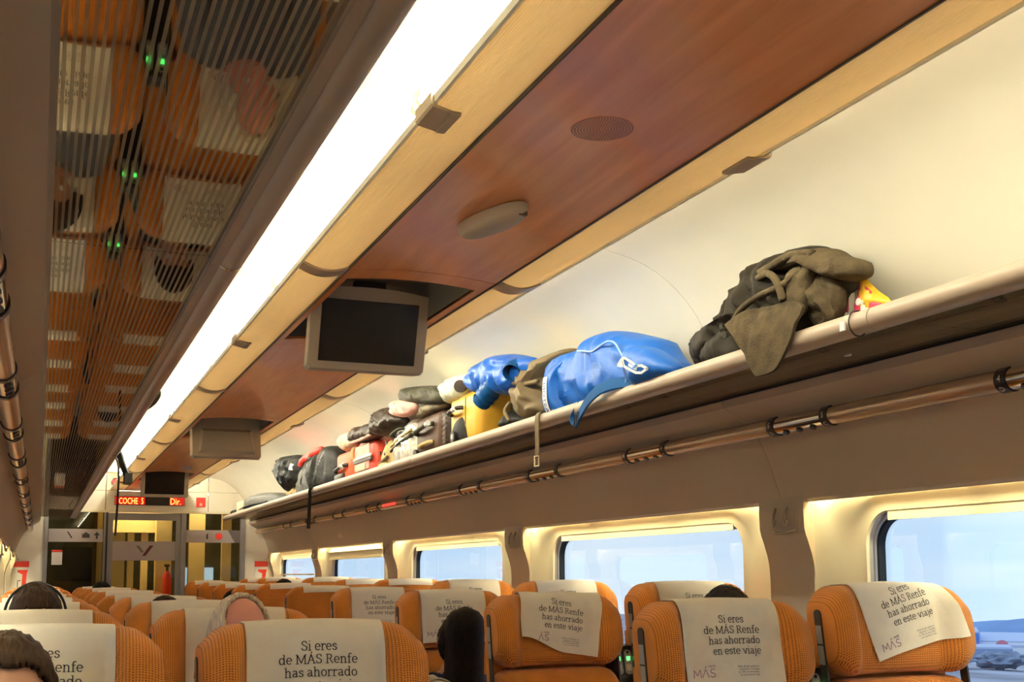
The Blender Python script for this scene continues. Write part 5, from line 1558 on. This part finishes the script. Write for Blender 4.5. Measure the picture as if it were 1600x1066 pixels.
# blue puffer jacket with two open sleeves
t = thing('jacket', 'royal blue quilted jacket with open cuffs lying on top of the yellow suitcase', 'jacket')
lump('body', POLY['puffer'], W(1.985), .085, .08, 'blue_puffer', t, fold=.035, fk=10, seed=9.4, nr=28, n=100, pw=2.1)
def sleeve(p, r, name='sleeve'):
    pp = curve_pts(p, 6); nn_ = len(pp)
    rs = [r[0] + (r[1] - r[0]) * i / (nn_ - 1) + .006 * sin(i * 1.9) for i in range(nn_)]
    o = MB().tube(pp, rs, 20, False)
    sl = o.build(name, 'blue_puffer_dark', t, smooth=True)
    d = (pp[-1] - pp[-2]).normalized(); e = pp[-1]
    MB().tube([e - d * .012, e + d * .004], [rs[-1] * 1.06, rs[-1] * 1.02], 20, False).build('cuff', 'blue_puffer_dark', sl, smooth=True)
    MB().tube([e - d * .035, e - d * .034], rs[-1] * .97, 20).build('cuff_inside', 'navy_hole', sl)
    return sl
sleeve([(W(1.97), 4.86, 2.20), (W(1.945), 4.98, 2.165), (W(1.93), 5.07, 2.125), (W(1.915), 5.12, 2.09)], (.058, .043))
sleeve([(W(1.99), 4.78, 2.19), (W(1.95), 4.74, 2.19), (W(1.915), 4.71, 2.175), (W(1.895), 4.69, 2.160)], (.048, .036))
settle(t, (W(2.0), 5.1, 2.10))
t = thing('jacket', 'pale green crumpled jacket heaped behind the yellow suitcase', 'jacket')
lump('body', POLY['palejacket'], W(2.01), .06, .05, 'pale_green', t, fold=.04, fk=13, seed=4.4, nr=18, n=72)
MB().tube([(W(1.95), 5.50, 2.225), (W(1.935), 5.48, 2.222)], .032, 18).build('rolled_hood', 'coat_brown', t, smooth=40)
settle(t, (W(2.01), 5.7, 2.19))

# brown suitcase
t = thing('suitcase', 'dark brown soft suitcase with two carry handles beside the yellow one', 'suitcase')
rbox('shell', W(1.985), W(2.17), 5.93, 6.40, GT + .012, GT + .258, .055, 'brown_shell', t, 6)
rbox('side_gusset', W(1.995), W(2.16), 5.85, 5.95, GT + .025, GT + .245, .035, 'coat_brown', t, 4)
for q in range(7):
    MB().box(W(1.9925), W(2.0), 5.87, 5.93, GT + .06 + q * .026, GT + .068 + q * .026).build('gusset_rib', 'brown_shell', t)
handle(t, W(1.984), 6.33, GT + .155, 6.05, GT + .185, .035, .013, 'dark_olive')
MB().tube([(W(1.952), 6.08, GT + .18), (W(1.952), 6.05, GT + .187)], .016, 10).build('luggage_tag', 'white_print', t)
handle(t, W(1.984), 6.26, GT + .075, 6.05, GT + .085, .025, .012, 'tan_canvas')
MB().tube([(W(1.99), 6.34, GT + .04), (W(1.965), 6.34, GT + .04)], .03, 14).build('wheel', 'dark_plastic', t, smooth=40)
MB().box(W(2.0), W(2.15), 5.96, 6.38, GT, GT + .02).build('feet', 'dark_plastic', t)
settle(t, (W(2.07), 6.16, GT))
t = thing('duffel_bag', 'shiny silver and white holdall with tan trim left of the brown suitcase', 'bag')
lump('body', [(6.90, GT + .01), (6.91, GT + .16), (6.83, GT + .235), (6.66, GT + .275), (6.50, GT + .27), (6.42, GT + .2), (6.42, GT + .01), (6.6, GT)], W(2.07), .09, .09, 'silver_cloth', t, fold=.018, fk=12, seed=2.5, nr=26, n=90, pw=3.0, zmin=GT)
roll([(W(1.985), 6.89, GT + .115), (W(1.975), 6.7, GT + .14), (W(1.98), 6.45, GT + .17)], [.010] * 13, 'zip', 'dark_olive', t)
roll([(W(1.985), 6.89, GT + .145), (W(1.975), 6.7, GT + .17), (W(1.98), 6.45, GT + .20)], [.008] * 13, 'trim', 'tan_canvas', t)
roll([(W(1.985), 6.89, GT + .02), (W(1.975), 6.7, GT + .02), (W(1.98), 6.45, GT + .03)], [.010] * 13, 'trim', 'tan_canvas', t)
handle(t, W(1.985), 6.83, GT + .20, 6.62, GT + .225, .03, .010, 'dark_olive')
settle(t, (W(2.07), 6.66, GT))
t = thing('garment', 'brown and beige patterned garment folded on top of the brown suitcase', 'garment')
lump('body', [(6.45, GT + .262), (6.36, GT + .305), (6.18, GT + .315), (5.98, GT + .295), (5.90, GT + .268), (6.15, GT + .256)], W(2.03), .06, .07, 'camo_cloth', t, fold=.02, fk=12, seed=3.3, nr=14, n=60)
settle(t, (W(2.03), 6.2, GT + .256))
t = thing('rolled_jacket', 'dark olive rolled jacket lying on top of the luggage below the monitor', 'jacket')
lump('body', POLY['oliveroll'], W(1.98), .06, .05, 'dark_olive', t, fold=.035, fk=9, seed=7.1, nr=18, n=80, center=(6.2, 2.278))
settle(t, (W(1.98), 6.2, 2.19))
t = thing('pink_scarf', 'pale pink folded cloth resting on the holdall below the rolled olive jacket', 'cloth')
lump('body', POLY['pink'], W(1.95), .045, .05, 'pink_cloth', t, fold=.030, fk=14, seed=1.9, nr=14, n=60)
settle(t, (W(1.95), 6.5, 2.2))
t = thing('canvas_bag', 'upright tan canvas bag with small dark eyelets left of the silver holdall', 'bag')
lump('body', [(7.21, GT), (7.20, GT + .10), (7.13, GT + .16), (7.04, GT + .205), (6.96, GT + .205), (6.95, GT + .10), (6.95, GT), (7.1, GT)], W(2.07), .08, .08, 'tan_canvas', t, fold=.014, fk=11, seed=5.9, nr=18, n=72, pw=3.0, zmin=GT)
for yy, zz in ((7.15, GT + .13), (7.04, GT + .115), (7.00, GT + .18)):
    MB().tube([(W(1.99), yy, zz), (W(1.982), yy, zz)], .010, 12).build('eyelet', 'dark_plastic', t)
roll([(W(2.0), 7.19, GT + .05), (W(1.975), 7.1, GT + .06), (W(1.985), 6.97, GT + .09)], [.009] * 13, 'trim', 'olive_canvas', t)
lump('side_pocket', [(7.20, GT + .005), (7.18, GT + .05), (7.08, GT + .075), (7.0, GT + .05), (7.02, GT + .005)], W(2.0), .035, .03, 'tan_canvas', t, nr=10, n=40)
settle(t, (W(2.09), 7.08, GT))
# red suitcase
t = thing('suitcase', 'coral red suitcase with a pale front pocket and grey straps', 'suitcase')
rbox('shell', W(1.98), W(2.17), 7.28, 7.74, GT + .012, GT + .24, .04, 'red_shell', t, 5)
rbox('front_pocket', W(1.968), W(1.985), 7.36, 7.73, GT + .05, GT + .222, .007, 'pink_cloth', t, 2)
for z in (GT + .105, GT + .128):
    MB().box(W(1.960), W(1.969), 7.275, 7.74, z, z + .017).build('strap', 'silver_cloth' if z > GT + .12 else 'grey_cloth', t)
rbox('lower_pocket', W(1.955), W(1.97), 7.42, 7.66, GT + .045, GT + .095, .006, 'cream_bag', t, 2)
handle(t, W(1.982), 7.72, GT + .22, 7.72, GT + .14, .03, .012, 'tan_canvas')
MB().box(W(2.0), W(2.15), 7.3, 7.72, GT, GT + .02).build('feet', 'dark_plastic', t)
settle(t, (W(2.12), 7.5, GT))
t = thing('suitcase', 'small bright orange red suitcase with black wheels beside the coral one', 'suitcase')
rbox('shell', W(1.98), W(2.16), 7.86, 8.30, GT + .012, GT + .23, .035, 'orange_red', t, 5)
handle(t, W(1.982), 8.28, GT + .10, 7.95, GT + .125, .03, .014, 'dark_plastic')
MB().tube([(W(1.955), 8.04, GT + .12), (W(1.95), 7.98, GT + .125)], .018, 10).build('luggage_tag', 'white_print', t)
rbox('wheel_housing', W(1.955), W(1.985), 8.03, 8.27, GT + .015, GT + .075, .012, 'dark_plastic', t, 2)
MB().box(W(2.0), W(2.14), 7.9, 8.28, GT, GT + .02).build('feet', 'dark_plastic', t)
settle(t, (W(2.12), 8.08, GT))
t = thing('coat', 'shiny dark brown coat heaped over the tan bag and coral suitcase', 'coat')
lump('body', [(7.25, GT + .325), (7.15, GT + .385), (6.92, GT + .392), (6.78, GT + .355), (6.62, GT + .30), (6.56, GT + .262), (6.75, GT + .235), (6.95, GT + .215), (7.15, GT + .245)], W(1.985), .075, .07, 'coat_brown', t, fold=.045, fk=10, seed=2.2, nr=20, n=80)
settle(t, (W(1.985), 6.9, GT + .215))
t = thing('coat', 'second dark brown coat with pale rim lying over the two red suitcases', 'coat')
lump('body', [(7.85, GT + .325), (7.70, GT + .36), (7.45, GT + .345), (7.25, GT + .34), (7.10, GT + .30), (7.08, GT + .25), (7.30, GT + .235), (7.55, GT + .24), (7.80, GT + .262)], W(2.0), .075, .07, 'coat_brown', t, fold=.05, fk=8, seed=6.2, nr=20, n=80)
roll([(W(1.95), 7.80, GT + .262), (W(1.93), 7.5, GT + .245), (W(1.935), 7.2, GT + .25)], [.010] * 13, 'pale_hem', 'pink_cloth', t)
settle(t, (W(2.0), 7.5, GT + .235))
t = thing('plush_toy', 'cream coloured soft bundle squeezed between the black bag and the red suitcases', 'bundle')
lump('body', [(8.18, GT + .30), (8.12, GT + .345), (7.90, GT + .35), (7.78, GT + .32), (7.76, GT + .25), (7.86, GT + .232), (8.05, GT + .232)], W(1.99), .06, .06, 'plush_cream', t, fold=.02, fk=14, seed=1.1, nr=14, n=60)
settle(t, (W(1.99), 8.0, GT + .232))
t = thing('holdall', 'large black and grey travel bag with a long strap over the rail', 'bag')
lump('body', [(9.75, GT), (9.74, GT + .14), (9.55, GT + .25), (9.17, GT + .33), (8.83, GT + .345), (8.55, GT + .32), (8.40, GT + .24), (8.38, GT), (9.0, GT)], W(2.05), .09, .08, 'black_fabric', t, fold=.030, fk=6, seed=4.8, nr=20, n=80, pw=3.2, zmin=GT)
lump('front_pocket', [(9.66, GT + .005), (9.66, GT + .20), (9.4, GT + .225), (9.12, GT + .27), (9.1, GT + .1), (9.2, GT + .005)], W(1.975), .025, .03, 'grey_cloth', t, nr=12, n=50, fold=.006, seed=2)
lump('top_garment', [(9.62, GT + .23), (9.50, GT + .30), (9.15, GT + .335), (8.80, GT + .345), (8.83, GT + .29), (9.2, GT + .26), (9.45, GT + .235)], W(1.985), .05, .05, 'red_sign', t, nr=12, n=50, fold=.02, fk=9, seed=2)
lump('top_garment', [(9.33, GT + .27), (9.22, GT + .32), (9.0, GT + .33), (8.97, GT + .27), (9.15, GT + .25)], W(1.985), .035, .03, 'grey_cloth', t, nr=10, n=40, fold=.02, fk=9, seed=5)
handle(t, W(1.99), 8.62, GT + .29, 8.95, GT + .10, .03, .009, 'label_grey')
pts = curve_pts([(W(2.0), 8.82, GT + .05), (W(1.94), 8.81, 1.953), (W(1.905), 8.81, 1.93), (W(1.90), 8.82, 1.87), (W(1.90), 8.83, 1.75), (W(1.90), 8.85, 1.63)], 5)
MB().ribbon(pts, [(.5, 1, 0)] * len(pts), .070, .010).build('hanging_strap', 'black_fabric', t, smooth=30)
settle(t, (W(2.12), 9.05, GT))
t = thing('jacket', 'black hooded jacket bulging off the left end of the black travel bag', 'jacket')
lump('body', [(10.56, GT + .28), (10.42, GT + .40), (10.0, GT + .385), (9.55, GT + .345), (9.47, GT + .24), (9.50, GT + .12), (9.75, GT + .11), (9.98, GT + .07), (10.15, GT + .11)], W(1.985), .08, .08, 'black_fabric', t, fold=.045, fk=8, seed=7.7, nr=20, n=80)
roll([(W(1.92), 10.25, GT + .34), (W(1.905), 9.95, GT + .27), (W(1.91), 9.8, GT + .18)], [.012] * 13, 'zip_tape', 'grey_cloth', t)
MB().tube([(W(1.93), 9.6, GT + .27), (W(1.915), 9.6, GT + .22)], .03, 12).build('white_tag', 'white_print', t, smooth=40)
settle(t, (W(1.985), 10.0, GT + .07))
t = thing('paper_bag', 'small tan paper bag standing on the rack under the black jacket', 'bag')
lump('body', [(10.17, GT), (10.17, GT + .10), (10.02, GT + .125), (9.80, GT + .11), (9.78, GT), (10, GT)], W(2.06), .09, .08, 'tan_canvas', t, nr=12, n=50, pw=4, zmin=GT, fold=.01)
MB().box(W(1.965), W(1.975), 9.84, 10.1, GT + .001, GT + .05).build('label_band', 'brown_shell', t)
settle(t, (W(2.06), 9.95, GT))
t = thing('suitcase', 'grey black suitcase lying flat at the far end of the right rack', 'suitcase')
lump('shell', [(12.95, GT), (12.95, GT + .12), (12.5, GT + .185), (11.75, GT + .18), (11.0, GT + .13), (10.7, GT + .05), (10.75, GT), (12, GT)], W(2.12), .13, .12, 'grey_cloth', t, nr=18, n=80, pw=3.5, zmin=GT)
roll([(W(1.985), 12.8, GT + .06), (W(1.975), 12, GT + .07), (W(1.985), 11.1, GT + .05)], [.010] * 13, 'trim', 'black_fabric', t)
rbox('white_side', W(1.975), W(1.995), 12.45, 12.9, GT + .04, GT + .15, .006, 'cream_bag', t, 2)
settle(t, (W(2.12), 11.9, GT))
t = thing('dark_cloth', 'black crumpled cloth lying at the very end of the right rack', 'cloth')
lump('body', [(13.40, GT), (13.3, GT + .07), (13.1, GT + .085), (13.02, GT + .05), (13.0, GT), (13.2, GT)], W(2.03), .07, .08, 'black_fabric', t, nr=10, n=40, zmin=GT, fold=.02)
settle(t, (W(2.03), 13.2, GT))

# left rack: dark bag peeping over the rail and a strap hanging down
t = thing('dark_bag', 'dark rounded bag peeping over the left rack rail', 'bag')
lump('body', [(5.05, GT), (4.98, GT + .07), (4.72, GT + .115), (4.40, GT + .105), (4.15, GT + .05), (4.1, GT), (4.6, GT)], -.90, .135, .12, 'dark_olive', t, nr=16, n=60, pw=2.6, zmin=GT, side=-1, fold=.012)
lump('corner', [(4.86, 1.935), (4.78, 1.985), (4.60, 2.012), (4.42, 1.985), (4.36, 1.94), (4.6, 1.925)], -.79, .060, .06, 'dark_olive', t, nr=12, n=50, side=-1)
settle(t, (-.90, 4.6, GT))
t = thing('rucksack', 'black rucksack on the left rack whose straps hang past the rail', 'backpack')
lump('body', [(7.15, GT), (7.1, GT + .13), (6.75, GT + .16), (6.35, GT + .12), (6.25, GT), (6.7, GT)], -.92, .11, .12, 'black_fabric', t, nr=16, n=60, pw=3, zmin=GT, side=-1, fold=.012)
pts = curve_pts([(-.86, 6.70, GT + .09), (-.80, 6.68, GT + .065), (-.755, 6.62, 1.93), (-.742, 6.50, 1.865), (-.738, 6.32, 1.81), (-.735, 6.14, 1.765)], 6)
MB().ribbon(pts, [(.3, .3, .9)] * len(pts), .045, .010).build('shoulder_strap', 'black_fabric', t, smooth=30)
MB().box(-.757, -.722, 6.04, 6.17, 1.735, 1.785).build('buckle', 'dark_plastic', t)
pts = curve_pts([(-.85, 6.85, GT + .07), (-.80, 6.84, GT + .06), (-.757, 6.80, 1.92), (-.745, 6.78, 1.84), (-.745, 6.80, 1.70), (-.75, 6.83, 1.50)], 6)
MB().ribbon(pts, [(.25, 1, 0)] * len(pts), .030, .006).build('hanging_strap', 'black_fabric', t, smooth=30)
pts = curve_pts([(-.84, 6.60, GT + .08), (-.80, 6.58, GT + .10), (-.76, 6.60, GT + .06), (-.75, 6.66, 1.92), (-.745, 6.72, 1.87)], 6)
MB().tube(pts, .009, 8).build('yellow_cord', 'tan_canvas', t, smooth=True)
settle(t, (-.92, 6.7, GT))
t = thing('tote_bag', 'cream cloth bag on the lap of the long haired passenger', 'bag')
rings = []
for i in range(14):
    tt = i / 13; z = .62 + .255 * tt
    r = .105 * (1 - .12 * tt) * sqrt(max(0.02, 1 - max(0, (tt - .45) / .56) ** 2.2))
    rings.append([(.335 + r * cos(2 * pi * k / 24) * 1.0, 4.52 + r * .7 * sin(2 * pi * k / 24), z + .006 * noise.noise(Vector((k * .5, tt * 4, 1)))) for k in range(24)])
MB().rings(rings).build('body', 'cream_bag', t, smooth=50)
MB().tube(curve_pts([(.28, 4.47, .80), (.27, 4.44, .84), (.335, 4.43, .87), (.40, 4.44, .84), (.39, 4.47, .80)], 5), .006, 8).build('handle', 'cream_bag', t, smooth=True)
settle(t, (.335, 4.52, .62))

# ------------------------------------------------------------------ outside
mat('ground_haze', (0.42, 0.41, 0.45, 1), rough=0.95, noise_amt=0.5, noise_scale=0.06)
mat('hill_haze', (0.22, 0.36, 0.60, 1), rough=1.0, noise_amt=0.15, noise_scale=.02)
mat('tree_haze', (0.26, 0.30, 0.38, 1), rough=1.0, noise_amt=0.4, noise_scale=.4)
mat('wall_white', (0.88, 0.90, 0.95, 1), rough=0.8)  # distance haze put into the pale bluish building colours
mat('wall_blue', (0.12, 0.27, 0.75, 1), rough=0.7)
mat('wall_haze', (0.30, 0.38, 0.55, 1), rough=0.8)
mat('roof_haze', (0.55, 0.62, 0.78, 1), rough=0.8)
def gz(x, y): return -6.2 - .065 * x if x > 0 else -6.2
te = struct('ground_outside')
gv = []; gf = []
for i in range(21):
    for j in range(25):
        x = 3 + (i / 20) ** 1.6 * 1500; y = -400 + j * 80
        gv.append((x, y, gz(x, y) - 3.0 * (0 if x > 20 else 0)))
for i in range(20):
    for j in range(24): a = i * 25 + j; gf.append((a, a + 1, a + 26, a + 25))
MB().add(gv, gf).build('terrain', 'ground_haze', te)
MB().add([(-3, -400, -6), (-3, 1500, -6), (-900, 1500, -14), (-900, -400, -14)], [(0, 1, 2, 3)]).build('terrain', 'ground_haze', te)
MB().box(-1.3, 1.3, -30, 60, -6.4, -.35).build('track_bed', 'ground_haze', te)
def dirp(az, dist):  # azimuth slope X/Y from the eye
    y = dist / sqrt(1 + az * az); return (az * y - 1.137, y)
hl = thing('wooded_hill', 'blue hazy wooded hill on the horizon beyond the warehouses', 'hill')
rings = []
NH = 60
for row, (dd, hf) in enumerate(((760, 0.0), (800, .55), (860, 1.0), (960, .6), (1100, 0.0))):
    ring = []
    for k in range(NH + 1):
        az = 0.55 + 0.95 * k / NH
        x, y = dirp(az, dd)
        u = k / NH
        prof = 22 * smooth01(0.02, .40, u) + 16 * exp(-((u - .52) / .10) ** 2) + 7 * exp(-((u - .30) / .08) ** 2) - 16 * smooth01(.56, .72, u) + 2.0 * noise.noise(Vector((k * .55, 0, 0)))
        ring.append((x, y, gz(x, y) - 1 + prof * hf * .46))
    rings.append(ring)
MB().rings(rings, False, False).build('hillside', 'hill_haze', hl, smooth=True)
settle(hl)
def bld(name, label, az0, az1, dist, depth, h, wallm, base=0.0):
    t_ = thing(name, label, 'building')
    x0, y0 = dirp(az0, dist); x1, y1 = dirp(az1, dist)
    g_ = min(gz(x0, y0), gz(x1, y1)) + base
    dx, dy = x0, y0; L_ = sqrt(dx * dx + dy * dy); dx, dy = dx / L_ * depth, dy / L_ * depth
    q = [(x0, y0), (x1, y1), (x1 + dx, y1 + dy), (x0 + dx, y0 + dy)]
    MB().rings([[(x, y, g_) for x, y in q], [(x, y, g_ + h) for x, y in q]]).build('walls', wallm, t_)
    q2 = [(x * 1.0, y * 1.0) for x, y in q]
    MB().rings([[(x, y, g_ + h) for x, y in q2], [(x, y, g_ + h + .5) for x, y in q2]]).build('roof', 'roof_haze', t_)
    return t_, (x0, y0), (x1, y1), g_
def face_rect(t_, p0, p1, u0, u1, z0, z1, m, name, out_=.15):
    p0 = Vector(p0); p1 = Vector(p1); a = p0 + (p1 - p0) * u0; b = p0 + (p1 - p0) * u1
    n_ = Vector((-(p1 - p0).y, (p1 - p0).x)).normalized() * out_
    if n_.dot(p0) > 0: n_ = -n_
    q = [a, b, b + n_, a + n_]
    MB().rings([[(v.x, v.y, z0) for v in q], [(v.x, v.y, z1) for v in q]]).build(name, m, t_)
# azimuths follow from where each stands beside the line
w1 = bld('warehouse', 'long white warehouse with grey bands beyond the near right window', .955, 1.25, 420, 60, 5.6, 'wall_white')
face_rect(*w1[:3], .0, .35, w1[3] + 4.1, w1[3] + 4.8, 'roof_haze', 'grey_band')
face_rect(*w1[:3], .30, .55, w1[3] + 2.9, w1[3] + 3.3, 'wall_haze', 'grey_band')
for u in (.02, .10, .30, .36):
    face_rect(*w1[:3], u, u + .045, w1[3], w1[3] + 2.0, 'wall_haze', 'dock_door')
settle(w1[0])
w2 = bld('warehouse_tower', 'tall blue end block adjoining the white warehouse', .915, .953, 418, 36, 6.0, 'wall_blue')
face_rect(*w2[:3], .05, .95, w2[3] + .2, w2[3] + 2.0, 'wall_white', 'loading_front')
settle(w2[0])
w3 = bld('shed', 'low pale shed left of the blue block outside', .80, .905, 450, 50, 4.4, 'wall_white')
face_rect(*w3[:3], .0, 1.0, w3[3] + 0.0, w3[3] + 2.2, 'wall_haze', 'grey_band')
settle(w3[0])
w4 = bld('canopy', 'pale flat roofed canopy in front of the sheds outside', .79, .945, 290, 24, 2.6, 'wall_haze')
settle(w4[0])
w5 = bld('low_hall', 'low blue grey hall with a pale roof edge near the railway', .86, 1.0, 350, 14, 2.4, 'wall_haze')
settle(w5[0])
rl = thing('round_sign', 'round pinkish red sign standing before the warehouse', 'sign')
x, y = dirp(.985, 380); g_ = gz(x, y)
MB().tube([(x, y, g_), (x, y, g_ + 1.0)], .2, 8).build('post', 'wall_haze', rl)
MB().tube([(x, y, g_ + 2.6), (x + .2, y + .2, g_ + 2.6)], 1.9, 24).build('disc', mat('faded_red', (.75, .25, .30, 1)), rl)
settle(rl, (x, y, g_))
mpost = thing('lamp_mast', 'slim pale lamp mast beside the low shed outside', 'mast')
x, y = dirp(.83, 330); g_ = gz(x, y)
MB().tube([(x, y, g_), (x, y, g_ + 9.5)], [.5, .25], 8).build('pole', 'wall_white', mpost)
MB().box(x - .6, x + .6, y - .2, y + .2, g_ + 9.4, g_ + 9.8).build('lamp_head', 'wall_haze', mpost)
settle(mpost, (x, y, g_))
for i, (az, dd, h_) in enumerate(((.885, 405, 6.0), (.84, 405, 5.2), (.80, 400, 5.8), (.985, 240, 3.4), (1.12, 236, 4.0), (.915, 232, 3.0))):
    tr = thing('tree', ('blue green hazy tree by the blue block outside', 'second hazy tree beside the pale shed outside', 'hazy tree at the left end of the pale shed', 'bare shrub by the line before the warehouse', 'tall bare shrub by the line at the window edge', 'low bare shrub below the canopy outside')[i], 'tree' if i < 3 else 'shrub')
    x, y = dirp(az, dd); g_ = gz(x, y)
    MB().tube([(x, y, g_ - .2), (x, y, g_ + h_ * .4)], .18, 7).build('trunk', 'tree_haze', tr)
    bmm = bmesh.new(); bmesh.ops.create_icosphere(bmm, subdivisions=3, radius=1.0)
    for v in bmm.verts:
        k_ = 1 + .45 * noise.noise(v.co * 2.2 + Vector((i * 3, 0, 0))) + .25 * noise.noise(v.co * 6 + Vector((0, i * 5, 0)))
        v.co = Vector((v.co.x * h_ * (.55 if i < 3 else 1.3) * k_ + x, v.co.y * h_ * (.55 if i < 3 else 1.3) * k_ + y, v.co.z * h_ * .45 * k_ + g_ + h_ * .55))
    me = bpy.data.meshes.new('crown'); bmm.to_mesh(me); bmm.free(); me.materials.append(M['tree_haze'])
    o = bpy.data.objects.new('crown', me); C.objects.link(o); o.parent = tr
    settle(tr, (x, y, g_))
